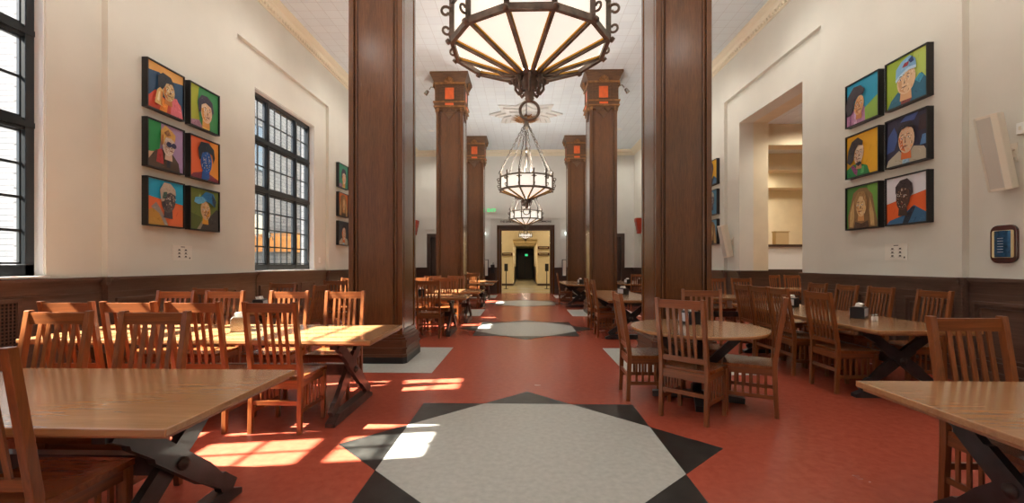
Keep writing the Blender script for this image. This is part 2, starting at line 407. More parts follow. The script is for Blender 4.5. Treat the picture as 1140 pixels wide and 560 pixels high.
for u0, u1 in ((-5.2, -4.65), (-3.45, DL-.17), (DR+.17, 3.55), (4.75, 5.2)): wains_seg(b, PE, u0, u1, 'wains_x', u1-u0 > .8)
def PJ(b, u0, u1, d0, d1, z0, z1, m): b.box(u0, u1, dy1-d0, dy1-d1, z0, z1, m)
wains_seg(b, PJ, RX, 5.98, 'wains_x', False)
def PJ2(b, u0, u1, d0, d1, z0, z1, m): b.box(u0, u1, dy0+d0, dy0+d1, z0, z1, m)
wains_seg(b, PJ2, RX, 5.98, 'wains_x', False)
b.build('baseboard_end', kind='structure')
# radiator grille in the wainscot under the first window
t = thing('radiator_grille', 'dark lattice radiator grille set in the wainscot under the nearest window', 'grille', (-RX+.015, 3.57, .2))
b = MB(); y0, y1, z0, z1 = -1.1, .92, .02, .8
b.box(.02, .05, y0, y1, z0-.04, z0, 'wains'); b.box(.02, .05, y0, y1, z1, z1+.04, 'wains'); b.box(.02, .05, y0-.04, y0, z0-.04, z1+.04, 'wains'); b.box(.02, .05, y1, y1+.04, z0-.04, z1+.04, 'wains')
b.build('frame', t)
b = MB(); n = 56
for i in range(n+1): b.box(.032, .038, y0+(y1-y0)*i/n-.006, y0+(y1-y0)*i/n+.006, z0, z1, 'wains')
for i in range(23): b.box(.031, .037, y0, y1, z0+(z1-z0)*i/22-.006, z0+(z1-z0)*i/22+.006, 'wains')
b.box(.021, .024, y0, y1, z0, z1, 'black')
b.build('lattice', t)

# ------------------------------------------------------------------ windows
def window(i, c):
    xg = -RX-.17; b = MB(); p = MB(); w0, w1 = c-WH, c+WH; m = 'window_paint'
    z0, z1 = WZ0, WZ1-.01; zt = [2.92, 3.93]
    B = lambda y0, y1, a, e, t, mm=m: b.box(xg-t, xg+t, y0, y1, a, e, mm)
    B(w0, w0+.1, z0, z1, .05); B(w1-.1, w1, z0, z1, .05); B(w0, w1, z0, z0+.12, .05); B(w0, w1, z1-.08, z1, .05)
    for z in zt: B(w0, w1, z-.065, z+.065, .035); b.box(xg+.035, xg+.06, w0, w1, z-.03, z+.03, m)
    L = w1-w0; m1 = w0+L*.27; m2 = w1-L*.27
    for y in (m1, m2): B(y-.065, y+.065, z0, z1, .04); b.box(xg+.04, xg+.055, y-.03, y+.03, z0, z1, m)
    cols = [(w0+.11, m1-.065, 2), (m1+.065, m2-.065, 4), (m2+.065, w1-.11, 2)]
    rows = [(z0+.13, zt[0]-.07, 4), (zt[0]+.07, zt[1]-.07, 2), (zt[1]+.07, z1-.1, 2)]
    for a, e, n in cols:
        for k in range(1, n): y = a+(e-a)*k/n; B(y-.015, y+.015, z0, z1, .009)
        for r0, r1, k_ in rows:
            B(a, a+.02, r0, r1, .015); B(e-.02, e, r0, r1, .015); B(a, e, r0, r0+.02, .015); B(a, e, r1-.02, r1, .015)
    for r0, r1, n in rows:
        for k in range(1, n): z = r0+(r1-r0)*k/n; B(w0, w1, z-.014, z+.014, .009)
    win = b.build('window_%d' % i, kind='structure')
    p.box(xg-.003, xg+.003, w0+.05, w1-.05, z0+.05, z1-.05, 'glass'); p.build('pane', win)
    s = MB(); s.box(-RX-.32, -RX+.05, w0-.0, w1+.0, z0-.02, z0, 'white')
    s.box(xg+.05, -RX-.02, w0-.001, w0+.012, z0, z1, 'white'); s.box(xg+.05, -RX-.02, w1-.012, w1+.001, z0, z1, 'white'); s.box(-5.63, xg-.05, w0-.001, w0+.014, z0, z1, 'brick'); s.box(-5.63, xg-.05, w1-.014, w1+.001, z0, z1, 'brick'); s.box(-5.62, -RX-.02, w0, w1, z1-.002, z1+.01, 'white')
    s.build('window_sill', win)
    h = MB(); h.box(xg+.06, xg+.09, m1-.02, m1+.02, 1.95, 2.07, 'steel'); h.tube([(xg+.09, m1, 2.0), (xg+.14, m1, 1.98), (xg+.14, m1+.02, 1.9)], .008, 'steel', 6); h.build('window_latch', win)
for i, c in enumerate(BAYS): window(i+1, c)

# outside: building opposite and a lean-to with an orange roof
t = thing('brick_building', 'pale grey brick building seen outside through the left windows', 'building', (-14.5, 27, 0))
b = MB(); b.box(-3, 3, -15.3, 10, 0, 9.6, 'brick'); b.box(-3.1, 3.15, -15.4, 10.1, 9.6, 9.85, 'white'); b.build('wall', t)
for k in range(5):
    for z in (1.6, 5.4):
        w = MB(); y = -12.6+k*4.6; w.box(2.98, 3.03, y-.7, y+.7, z, z+2, 'window_paint'); f = w.build('window', t)
        w = MB(); w.box(3.0, 3.06, y-.62, y-.04, z+.08, z+1.92, 'steel'); w.box(3.0, 3.06, y+.04, y+.62, z+.08, z+1.92, 'steel'); w.build('pane', f)
t = thing('orange_roofed_shed', 'low shed with an orange tiled roof outside the second window', 'shed', (-10.4, 20.2, 0))
b = MB(); b.box(-.8, .8, -2.2, 2.2, 0, 1.95, 'brick'); b.build('wall', t)
b = MB(); b.prism([(-2.4, 1.9), (2.4, 1.9), (1.6, 2.15), (-.9, 2.75), (-2.4, 2.5)], -.85, .9, 'roof', 'yz'); b.build('roof', t)
MB().box(-60, -5.62, -40, 70, -.3, -.05, plain('asphalt', (74, 73, 72), .9, vary=.1)).build('floor_outside', kind='structure')

# ------------------------------------------------------------------ columns
def column(x, y, label):
    t = thing('column', label, 'column', (x, y, 0), 0)
    h = CHW; b = MB()
    b.box(-h+.04, h-.04, -h+.04, h-.04, .4, CEIL-1.0, 'col_v')
    for sx in (-1, 1):
        for sy in (-1, 1):   # corner stiles
            b.box(sx*h, sx*(h-.07), sy*h, sy*(h-.07), .4, CEIL-1.0, 'col_v')
    for k in range(4):       # flat raised panel with bead lines on each face
        i0 = len(b.v)
        b.box(-h+.135, h-.135, -h+.045, -h+.008, .47, CEIL-1.1, 'col_v')
        for u in (-h+.1, h-.1): b.prism([(u-.018, -h+.04), (u-.018, -h+.014), (u, -h+.002), (u+.018, -h+.014), (u+.018, -h+.04)], .44, CEIL-1.05, 'col_v')
        b.box(-h+.07, h-.07, -h+.045, -h+.004, .4, .45, 'col_h')
        b.xf(Matrix.Rotation(k*PI/2, 4, 'Z'), i0)
    b.build('shaft', t)
    b = MB()
    H = h+.075; ch = .05
    def oc(r): return [(-r+ch, -r), (r-ch, -r), (r, -r+ch), (r, r-ch), (r-ch, r), (-r+ch, r), (-r, r-ch), (-r, -r+ch)]
    for z0, z1, r in ((.09, .13, H-.005), (.13, .2, H-.018), (.2, .225, H-.002), (.225, .3, H-.02), (.3, .325, H-.01), (.325, .36, H-.035), (.36, .4, h+.012)): b.prism(oc(r), z0, z1, 'col_h')
    b.build('plinth', t)
    b = MB(); b.prism(oc(H-.004), 0.003, .09, 'black'); b.build('base_band', t)
    c = MB(); z = CEIL
    c.frust((0,0,z-.06), (h+.15, h+.15), (0,0,z), (h+.15, h+.15), 'col_cap')
    c.frust((0,0,z-.27), (h+.05, h+.05), (0,0,z-.06), (h+.14, h+.14), 'col_cap')
    c.frust((0,0,z-.32), (h+.065, h+.065), (0,0,z-.27), (h+.065, h+.065), 'gold')
    c.box(-h-.03, h+.03, -h-.03, h+.03, z-.8, z-.32, 'col_cap')
    c.box(-h-.075, h+.075, -h-.075, h+.075, z-.84, z-.8, 'gold')
    c.box(-h-.05, h+.05, -h-.05, h+.05, z-.93, z-.84, 'col_cap')
    c.box(-h-.065, h+.065, -h-.065, h+.065, z-.96, z-.93, 'gold')
    c.box(-h-.01, h+.01, -h-.01, h+.01, z-1.02, z-.96, 'col_cap')
    for k in range(4):
        i0 = len(c.v); f = -h-.03
        for u in (-.3, -.2, .2, .3): c.box(u-.018, u+.018, f-.015, f, z-.8, z-.34, 'col_cap')
        # shell / scroll boss on the cornice
        for a in range(-3, 4):
            an = a*.42; c.beam((.02*a, f-.07, z-.3), (.14*math.sin(an), f-.1, z-.3+.15*math.cos(an)), .035, .03, 'gold')
        # carved swag hanging onto the shaft
        for s in (-1, 1):
            c.prism([(0, z-1.0), (s*.17, z-1.0), (s*.2, z-1.1), (s*.1, z-1.16), (0, z-1.3)], -h+.0, -h-.025, 'col_cap', 'xz') if s > 0 else c.prism([(0, z-1.3), (-.1, z-1.16), (-.2, z-1.1), (-.17, z-1.0), (0, z-1.0)], -h+.0, -h-.025, 'col_cap', 'xz')
            c.tube([(s*(.03+.05*j), -h-.03, z-1.02-.09*math.sin(j*.8)) for j in range(5)], .016, 'col_cap', 6)
            c.box(s*.33-.03, s*.33+.03, -h-.03, -h, z-1.08, z-.98, 'gold')
        c.xf(Matrix.Rotation(k*PI/2, 4, 'Z'), i0)
    cap = c.build('capital', t)
    o = MB()
    for k in range(4):
        i0 = len(o.v); f = -h-.03
        o.box(-.125, .125, f-.01, f, z-.74, z-.42, 'orange'); o.box(-.12, .12, f-.04, f-.02, z-.915, z-.86, 'orange')
        o.xf(Matrix.Rotation(k*PI/2, 4, 'Z'), i0)
    o.build('inlay_tile', cap)
    return reg(t)
cols = [
 (-1, 1, 'large dark walnut square column nearest on the left, beside the sunlit table'),
 (1, 1, 'large dark walnut square column nearest on the right, behind the round table'),
 (-1, 2, 'middle walnut column on the left with carved capital and orange tile'),
 (1, 2, 'middle walnut column on the right with carved capital and orange tile'),
 (-1, 3, 'farthest walnut column left of the end doorway'),
 (1, 3, 'farthest walnut column right of the end doorway')]
c0 = None
for s, k, lb in cols:
    if c0 is None: c0 = column(CX+s*COLX, COLY[k], lb)
    else: dup(c0, (CX+s*COLX, COLY[k], 0), 0, lb)

# ------------------------------------------------------------------ chandeliers
def scroll(c, r, t0, t1, ax, n=14, shrink=.6):   # spiral in the plane spanned by ax and z
    pts = []
    for i in range(n):
        u = i/(n-1); t = t0+(t1-t0)*u; rr = r*(1-shrink*u)
        pts.append((c[0]+ax[0]*rr*math.cos(t), c[1]+ax[1]*rr*math.cos(t), c[2]+rr*math.sin(t)))
    return pts
def chandelier(x, y, label, top, scale=1.0, z0=3.0, light=CHAND_W, canopy=True):
    t = thing('chandelier', label, 'chandelier', (x, y, 0), 0, )
    N = 12; R = .575*scale; H = .27*scale; hz = z0-.2*scale; S = scale
    ang = [2*PI*(k+.5)/N for k in range(N)]
    P = lambda r, k, z: (r*math.cos(ang[k % N]), r*math.sin(ang[k % N]), z)
    f = MB()
    for k in range(N):
        for z, w, h in ((z0, .03*S, .045*S), (z0+H, .03*S, .03*S)):
            f.beam(P(R, k, z), P(R, k+1, z), w, h, 'iron')
        f.beam(P(R, k, z0-.02*S), P(R, k, z0+H+.07*S), .035*S, .035*S, 'iron')
        f.tube([P(R+.02*S, k, z0-.005), P(R+.035*S, k, z0-.02*S)], .02*S, 'iron', 8)
        f.tube([P(R, k, z0+H+.07*S), P(R, k, z0+H+.11*S)], .018*S, 'iron', 8, rs=[.024*S, .012*S])
        a = (math.cos(ang[k]), math.sin(ang[k]))
        f.tube(scroll(P(R+.045*S, k, z0+.2*S), .045*S, PI*1.2, -PI*.9, a), .01*S, 'iron', 6)
        f.tube(scroll(P(R+.04*S, k, z0+.07*S), .04*S, PI*.8, PI*2.9, a), .009*S, 'iron', 6)
        for ss in (-1, 1):   # little crossbar ornament on the band
            q0 = Vector(P(R+.012, k, z0+H*.8)); tdir = Vector((-a[1], a[0], 0))*ss
            f.beam(q0, q0+tdir*.06*S, .015*S, .02*S, 'iron')
    f.build('band_frame', t)
    g = MB()
    for k in range(N): g.beam(P(R-.01, k, z0), P(.085*S, k, hz), .022*S, .03*S, 'iron')
    g.build('rib_frame', t)
    e = MB()
    for k in range(N): e.beam(P(R-.012, k, z0+.004), P(.085*S, k, hz+.012), .036*S, .012*S, 'brass_edge')
    e.build('glass_edge', t)
    p = MB(); rr = R-.012
    for k in range(N):
        p.add([P(rr, k, z0+.01), P(rr, k+1, z0+.01), P(rr, k+1, z0+H), P(rr, k, z0+H)], [(0,1,2,3)], 'glass_lamp')
        p.add([P(rr, k, z0+.02*S), P(rr, k+1, z0+.02*S), P(.085*S, k+1, hz+.03*S), P(.085*S, k, hz+.03*S)], [(0,1,2,3)], 'glass_lamp')
    gl = p.build('glass_bowl', t)
    sm = gl.modifiers.new('thick', 'SOLIDIFY'); sm.thickness = .004
    h = MB()
    h.lathe([(.01,.02),(.085,.02),(.095,-.0),(.06,-.03),(.055,-.1),(.035,-.115),(.045,-.135),(.03,-.155),(.036,-.17),(.012,-.19),(.004,-.195)], 'iron', 16, (0,0,0))
    h.xf(Matrix.Translation((0,0,hz)) @ Matrix.Scale(S, 4))
    for k in range(8):
        a = (math.cos(k*PI/4), math.sin(k*PI/4))
        h.tube([(a[0]*r*S, a[1]*r*S, hz+z*S) for r, z in ((.07,-.015),(.1,-.03),(.105,-.1),(.08,-.135),(.05,-.12))], .011*S, 'iron', 6)
        h.tube(scroll((a[0]*.1*S, a[1]*.1*S, hz-.04*S), .028*S, -PI*.5, PI*1.6, a), .009*S, 'iron', 6)
        if k % 4 == 0: h.tube([(a[0]*.11*S, a[1]*.11*S, hz), (a[0]*.2*S, a[1]*.2*S, hz-.0*S), (a[0]*.24*S, a[1]*.24*S, hz+.04*S)], .008*S, 'iron', 6)
    hub = h.build('hub', t)
    r = MB(); r.tube([(.07*S*math.cos(u*PI/12), 0, hz-(.255-.07*math.sin(u*PI/12))*S) for u in range(24)], .011*S, 'iron', 8, True); r.build('pendant_ring', hub)
    # chains
    zt = z0+1.42*S
    for k in range(6):
        c = MB(); p0 = Vector(P(R+.03*S, 2*k, z0+H+.06*S)); p1 = Vector((.05*math.cos(ang[2*k]), .05*math.sin(ang[2*k]), zt)); n = int((p1-p0).length/(.065*S)); d = (p1-p0)/n
        dn = d.normalized(); s1 = dn.cross(Vector((0,0,1))).normalized(); s2 = s1.cross(dn)
        for j in range(n):
            cc = p0+d*(j+.5); sv = s1 if j % 2 else s2
            c.tube([cc+dn*(.042*S*math.cos(q*PI/4))+sv*(.018*S*math.sin(q*PI/4)) for q in range(8)], .007*S, 'iron_dark', 4, True)
        c.build('chain', t)
    s = MB(); s.lathe([(.01,-.1),(.04,-.07),(.06,-.02),(.06,.02),(.035,.06),(.05,.09),(.02,.14),(.012,.2)], 'iron', 12, (0,0,zt))
    s.tube([(0,0,zt+.1), (0,0,top-.1)], .012, 'iron_dark', 6)
    s.tube([(0,0,zt-.05), (0,0,z0+.5*S)], .008, 'iron_dark', 6); s.lathe([(.005,0),(.035,.03),(.045,.06),(.03,.1),(.01,.12)], 'iron', 12, (0,0,z0+.82*S))
    for k in range(4):
        a = k*PI/2+.4; s.tube([(0,0,z0+.84*S), (.16*S*math.cos(a), .16*S*math.sin(a), z0+.2*S)], .005, 'iron_dark', 5)
    s.build('stem', t)
    if canopy:
        c = MB(); top -= .16; c.lathe([(.3,0),(.28,-.03),(.12,-.09),(.08,-.16),(.04,-.2),(.015,-.24)], 'gold', 16, (0,0,top))
        for ring, (n, rl, dz) in enumerate(((16, .56, -.02), (12, .42, -.07))):
            for k in range(n):
                a = 2*PI*(k+ring*.5)/n; ca, sa = math.cos(a), math.sin(a); q = lambda r, w, z: (r*ca-w*sa, r*sa+w*ca, top+z)
                c.add([q(.12,-.03,dz-.06), q(.12,.03,dz-.06), q(rl*.6,.06,dz-.03), q(rl,0,dz), q(rl*.6,-.06,dz-.03), q(rl*.6,0,dz-.06)], [(0,1,5),(1,2,5),(2,3,5),(3,4,5),(4,0,5)], 'gold')
        c.build('canopy', t)
    if light: lamp('chandelier_bulb', 'POINT', (0,0,z0+.18*S), light, (1,.955,.89), .12, parent=t)
    return t
chandelier(.04, CHY[0], 'nearest and largest-looking bronze and glass bowl chandelier overhead', CEIL)
chandelier(.05, CHY[1], 'middle hanging bowl chandelier whose six chains show in full', CEIL)
chandelier(.06, CHY[2], 'third bowl chandelier hanging just in front of the end doorway', CEIL)
chandelier(.04, -2.93, 'bowl chandelier behind the viewpoint, outside the view', CEIL)
chandelier(.08, 26.5, 'smallest bowl chandelier seen through the end doorway', 4.3, .66, 3.0, 25, False)

# ceiling medallions
for y in [-2.93]+CHY:
    b = MB()
    for R1, R2, z in ((1.32, .92, -.05), (1.1, .74, -.11), (.8, .55, -.16)):
        p = [((R1 if k % 2 == 0 else R2)*math.cos(k*PI/8), (R1 if k % 2 == 0 else R2)*math.sin(k*PI/8)) for k in range(16)]
        b.prism(p, z, 0, 'relief')
    o = b.build('trim_ceiling_rose', kind='structure'); o.location = (.06, y, CEIL)

# recessed ceiling lights
dl0 = None
for y in (-3.2, 1.6, 5.0, 8.3, 11.6, 14.8, 18.1, 20.2):
    for x in ((-3.75, 3.8) if y < 20 else (-3.9, .06, 4.0)):  # outer pair by the end wall is hidden, added to brighten that wall
        if abs(y-14.8) < .1 and x > 0: x = 4.55
        if abs(y-5) < .1 or abs(y-8.3) < .1 or y < 2: pass
        side = 'left' if x < 0 else 'right'
        if dl0 is None:
            t = thing('downlight', '', 'ceiling light', (x, y, CEIL)); b = MB(); b.lathe([(.1,-.012),(.115,-.004),(.115,0),(.08,0),(.08,-.008)], 'white', 20); b.build('trim_ring', t)
            b = MB(); b.lathe([(.078,-.006),(.078,-.002)], 'lamp_glow', 20); b.build('lens', t); dl0 = reg(t); tt = t
        else: tt = dup(dl0, (x, y, CEIL), 0, '')
        tt['label'] = {14.8: 'recessed round ceiling light between the middle columns, over the %s aisle' % side, 18.1: 'recessed round ceiling light near the far end over the %s aisle' % side, 20.2: 'recessed ceiling light right in front of the end wall, in a row whose outer two are added to brighten it, %s' % ('centre, above the doorway' if abs(x) < 1 else side)}.get(y, 'recessed round ceiling light over the %s aisle, hidden behind columns or outside the view' % side)
        if y not in (14.8, 18.1, 20.2): tt['group'] = 'near ceiling lights over the %s aisle' % side
        lamp('downlight_lamp', 'SPOT', (0, 0, -.03), DOWN_W, (1,.95,.87), .09, parent=tt, spot=math.radians(150))

# spotlights on the middle columns
def spotlight(x, y, s, label):
    t = thing('spotlight', label, 'spotlight', (x, y, CEIL-.33))
    b = MB(); b.tube([(0,0,0), (s*.12,0,.02), (s*.17,0,-.05)], .014, 'steel', 6); b.build('arm', t)
    b = MB(); b.lathe([(.03,-.06),(.045,-.05),(.055,.04),(.06,.08),(.05,.08)], 'steel', 14); i = Matrix.Translation((s*.24,0,-.13)) @ Matrix.Rotation(s*2.5, 4, 'Y'); b.xf(i); b.build('lamp_head', t)
    return t
spotlight(CX-COLX-.45, COLY[2]-.2, -1, 'small spotlight fixed beside the left middle column capital')
spotlight(CX+COLX+.45, COLY[2]-.2, 1, 'small spotlight fixed beside the right middle column capital')

# ------------------------------------------------------------------ chairs
def make_chair(label):
    t = thing('dining_chair', label, 'chair')
    hw = .207; yr = -.2; yf = .2; SH = .455; TOP = 1.095; lean = .095
    for s in (-1, 1):
        b = MB(); p = .037   # rear leg and back post in one piece
        prof = [(yr-.03, 0), (yr-.03+p, 0), (yr+p-.012, .4), (yr+p-.012, .5), (yr+p-lean-.01, TOP), (yr-lean-.012, TOP), (yr-.018, .5), (yr-.018, .38)]
        b.prism(prof, s*hw-.018, s*hw+.018, 'chair_v', 'yz'); b.build('leg', t, bevel=.003)
        b = MB(); b.frust((s*(hw+.004), yf, 0), (.016, .016), (s*(hw+.004), yf, SH-.02), (.02, .02), 'chair_v'); b.build('leg', t)
    def bk(z): return yr - lean*max(0, (z-.5))/(TOP-.5)+.006
    b = MB()
    b.beam((-hw+.017, bk(1.05), 1.045), (hw-.017, bk(1.05), 1.045), .024, .075, 'chair_x')
    b.beam((-hw+.017, bk(.56), .55), (hw-.017, bk(.56), .55), .022, .045, 'chair_x')
    for k in range(5):
        x = (k-2)*.058; b.beam((x, bk(.57), .57), (x, bk(1.01), 1.01), .026, .011, 'chair_v', up=(0,1,0))
    b.build('backrest', t)
    b = MB()   # saddle seat with dished top
    nx, ny = 8, 6; v = []; fcs = []
    for j in range(ny+1):
        for i in range(nx+1):
            u = i/nx*2-1; w = j/ny; xx = u*(.215+.015*w); yy = yr+.022+(yf+.03-yr-.022)*w + .008*(1-u*u)*(w > .9)
            zz = SH+.012-.014*(1-u*u)*math.sin(PI*min(1, w*.95+.05))
            v.append((xx, yy, zz))
    n1 = len(v); v += [(a, c, SH-.018) for a, c, d in v]
    I = lambda i, j: j*(nx+1)+i
    for j in range(ny):
        for i in range(nx):
            fcs.append((I(i,j), I(i+1,j), I(i+1,j+1), I(i,j+1))); fcs.append((n1+I(i,j), n1+I(i,j+1), n1+I(i+1,j+1), n1+I(i+1,j)))
    for i in range(nx): fcs += [(I(i,0), n1+I(i,0), n1+I(i+1,0), I(i+1,0)), (I(i,ny), I(i+1,ny), n1+I(i+1,ny), n1+I(i,ny))]
    for j in range(ny): fcs += [(I(0,j), I(0,j+1), n1+I(0,j+1), n1+I(0,j)), (I(nx,j), n1+I(nx,j), n1+I(nx,j+1), I(nx,j+1))]
    b.add(v, fcs, 'seat'); b.build('seat', t)
    b = MB()
    b.box(-hw, hw, yr-.008, yr+.012, SH-.085, SH-.012, 'chair_x'); b.box(-hw, hw, yf-.01, yf+.01, SH-.075, SH-.018, 'chair_x')
    for s in (-1, 1): b.box(s*hw-.01, s*hw+.01, yr, yf, SH-.075, SH-.018, 'chair_y')
    b.build('apron', t)
    b = MB(); b.box(-hw+.01, hw-.01, yr-.014, yr+.006, .235, .27, 'chair_x'); b.build('stretcher', t)
    for s in (-1, 1):
        b = MB(); b.box(s*hw-.009, s*hw+.009, yr, yf, .165, .2, 'chair_y')
        for k in range(5): y = yr+.075+k*.0625; b.box(s*hw-.006, s*hw+.006, y-.011, y+.011, .2, SH-.075, 'chair_v')
        b.build('side_slats', t)
    return reg(t)
chair0 = [None]; used = [False]
def chair(x, y, face, label, group=None):
    """face = direction the sitter would look, as a vector"""
    rz = math.atan2(-face[0], face[1]); random.seed(int(x*1000+y*77)); rz += random.uniform(-.03, .03)
    if chair0[0] is None:
        c = make_chair(label); c.location = (x, y, 0); c.rotation_euler = (0, 0, rz); chair0[0] = c
        if group: c['group'] = group
        return c
    return dup(chair0[0], (x, y, 0), rz, label, group)

# ------------------------------------------------------------------ trestle tables
TH = .75
def make_table(worn, label, along='x'):
    t = thing('trestle_table', label, 'table'); L, Wd = 1.55, .5; m = 'trestle_worn' if worn else 'trestle'
    tm = 'top_x'
    b = MB(); b.box(-L, L, -Wd, Wd, TH-.034, TH, tm); o = b.build('tabletop', t, bevel=.005)
    b = MB(); b.box(-L+.02, L-.02, -Wd+.03, Wd-.03, TH-.05, TH-.034, 'top_edge'); b.build('underframe', t)
    for s in (-1, 1):
        x = s*(L-.36); b = MB()
        for q, dx in ((-1, -.022), (1, .022)):   # two crossed arms with shaped edges
            p0 = Vector((x+dx, q*.40, .075)); p1 = Vector((x+dx, -q*.36, TH-.06)); d = p1-p0; n = d.normalized(); w = Vector((0, -n.z, n.y))
            pl = []
            for u, h in ((0, .05), (.1, .05), (.12, .038), (.28, .045), (.3, .056), (.5, .056), (.7, .056), (.72, .042), (.88, .048), (.9, .036), (1, .052)):
                c = p0+d*u+w*h; pl.append((c.y, c.z))
            for u, h in ((1, .052), (.86, .036), (.84, .05), (.7, .056), (.5, .056), (.3, .056), (.16, .036), (.14, .05), (0, .05)):
                c = p0+d*u-w*h; pl.append((c.y, c.z))
            b.prism(pl, x+dx-.02, x+dx+.02, m, 'yz')
        b.box(x-.03, x+.03, -.41, .41, TH-.1, TH-.05, m)
        xl = b.build('crossed_legs', t)
        b = MB(); b.prism([(-.48, .0), (.48, .0), (.48, .035), (.42, .06), (.36, .085), (-.36, .085), (-.42, .06), (-.48, .035)], x-.042, x+.042, m, 'yz'); b.build('foot', t, bevel=.004)
        b = MB(); b.lathe([(.034,0),(.034,.012),(.024,.014),(.024,.022),(.012,.024),(.012,.03)], 'iron_dark', 14); b.xf(Matrix.Translation((x+s*.04, 0, .39)) @ Matrix.Rotation(s*PI/2, 4, 'Y')); b.build('bolt', xl)
    b = MB(); b.box(-L+.4, L-.4, -.03, .03, .34, .44, m); b.build('stretcher', t)
    return reg(t)
tabs = {}
def table(x0, y0, label, worn=False, rz=0):
    """x0,y0 = centre"""
    k = worn
    if k not in tabs:
        t = make_table(worn, label); t.location = (x0, y0, 0); t.rotation_euler = (0, 0, rz); tabs[k] = t; return t
    return dup(tabs[k], (x0, y0, 0), rz, label)

N_, S_, E_, W_ = (0, 1), (0, -1), (1, 0), (-1, 0)
# --- left aisle
table(-1.41-1.55, 2.23, 'long wooden table nearest at the lower left, glossy bare top', False)
chair(-2.10, 1.88, N_, 'nearest oak slat-back chair cut off by the lower left corner')
chair(-2.40, 2.58, S_, 'shaded slat-back chair behind the nearest left table, closer to its right end')
chair(-3.05, 2.58, S_, 'shaded slat-back chair behind the nearest left table, second from its right end')
chair(-3.71, 2.58, S_, 'slat-back chair behind the nearest left table, mostly cut by the left edge')
table(-1.30-1.55, 4.27, 'second long table on the left, top flooded with sunlight', True)
for x, l in ((-2.05, 'sunlit orange oak chair on near side of the sunlit table, closest to its right end'), (-2.69, 'sunlit oak chair on near side of the sunlit table, second from its right end'), (-3.23, 'oak chair on near side of the sunlit table, third from its right end'), (-3.75, 'oak chair on near side of the sunlit table, farthest left')):
    chair(x, 3.86, N_, l)
for x, l in ((-2.04, 'orange oak chair beyond the sunlit table, beside the big left column'), (-2.69, 'oak chair beyond the sunlit table, second from the left column'), (-3.44, 'oak chair beyond the sunlit table, third from the left column'), (-4.02, 'pale sunstruck chair beyond the sunlit table, nearest the window wall')):
    chair(x, 4.80, S_, l)
table(-4.27, 6.47, 'shaded table between the big left column and the paintings', True).scale = (.5, 1, 1)
chair(-4.06, 5.99, N_, 'chair on near side of the shaded table under the left paintings')
chair(-3.3, 6.6, W_, 'dark chair seen side-on at the right end of the shaded left table')
chair(-3.97, 7.0, S_, 'dark chair beyond the shaded table under the left paintings')
table(-2.66, 9.1, 'left long table just beyond the nearest left column', True)
for x, l in ((-1.81, 'dark chair with its back to us just past the left column'), (-2.4, 'chair hidden behind the left column, second from the aisle'), (-3.03, 'chair hidden behind the left column, third from the aisle'), (-3.56, 'dark slatted chair seen against light just left of the left column')):
    chair(x, 8.66, N_, l)
for x, l in ((-1.84, 'orange chair on far side of first table past the left column, at its aisle end'), (-2.42, 'bright chair on far side of first table past left column, second from aisle'), (-3.9, 'orange chair top peeking out just left of the nearest left column')):
    chair(x, 9.72, S_, l)
table(-1.02-1.55, 11.05, 'second long table past the nearest left column', True)
for x, l in ((-1.75, 'chair facing the second table past the left column, at its aisle end'), (-2.4, 'chair facing the second table past left column, second from the aisle')):
    chair(x, 10.61, N_, l)
for x, l in ((-1.82, 'glowing orange chair beyond the second table past the left column'), (-2.45, 'orange chair beyond second table past left column, farther from the aisle')):
    chair(x, 11.72, S_, l)
table(-1.02-1.55, 15.0, 'farther left table next to the third floor star', True)
chair(-1.81, 15.7, S_, 'sun-backed chair at the farther left table, nearest the end doorway')
chair(-1.7, 14.5, N_, 'chair on near side of the farther left table, at the aisle end')
table(-1.05-1.55, 17.6, 'farthest left table before the far column', True)
# --- right aisle
table(1.85+1.55, 2.06, 'wooden table nearest at the lower right, cut by the frame', False)
chair(2.60, 2.42, S_, 'oak slat-back chair behind the nearest right table')
# round table
t = thing('round_table', 'round maple-topped table ringed by four chairs, beside the right column', 'table', (1.79, 4.70, 0))
b = MB(); b.lathe([(.62,TH-.034),(.665,TH-.03),(.67,TH-.02),(.67,TH-.006),(.664,TH)], 'top_x', 64, smooth=False); b.build('tabletop', t)
b = MB(); b.lathe([(.06,.05),(.06,.3),(.045,.34),(.045,TH-.034)], 'trestle', 4, rot=.4); b.build('post', t)
for k in range(4):
    a = k*PI/2-.3; ca, sa = math.cos(a), math.sin(a); b = MB()
    b.beam((ca*.03, sa*.03, .06), (ca*.44, sa*.44, .03), .07, .08, 'trestle', w2=.08, h2=.055)
    b.build('foot', t)
    b = MB(); b.beam((ca*.04, sa*.04, .3), (ca*.42, sa*.42, TH-.05), .05, .08, 'trestle'); b.build('brace', t)
chair(1.28, 4.83, E_, 'side-on slat-back chair at left of the round table')
chair(1.56, 4.20, (.69, .72), 'slat-back chair with pale sheen in front of the round table, back turned')
chair(2.2, 4.42, (-.875, .48), 'side-on chair at the right of the round table, facing left')
chair(2.05, 5.2, (-.3, -.95), 'chair behind the round table facing the camera')
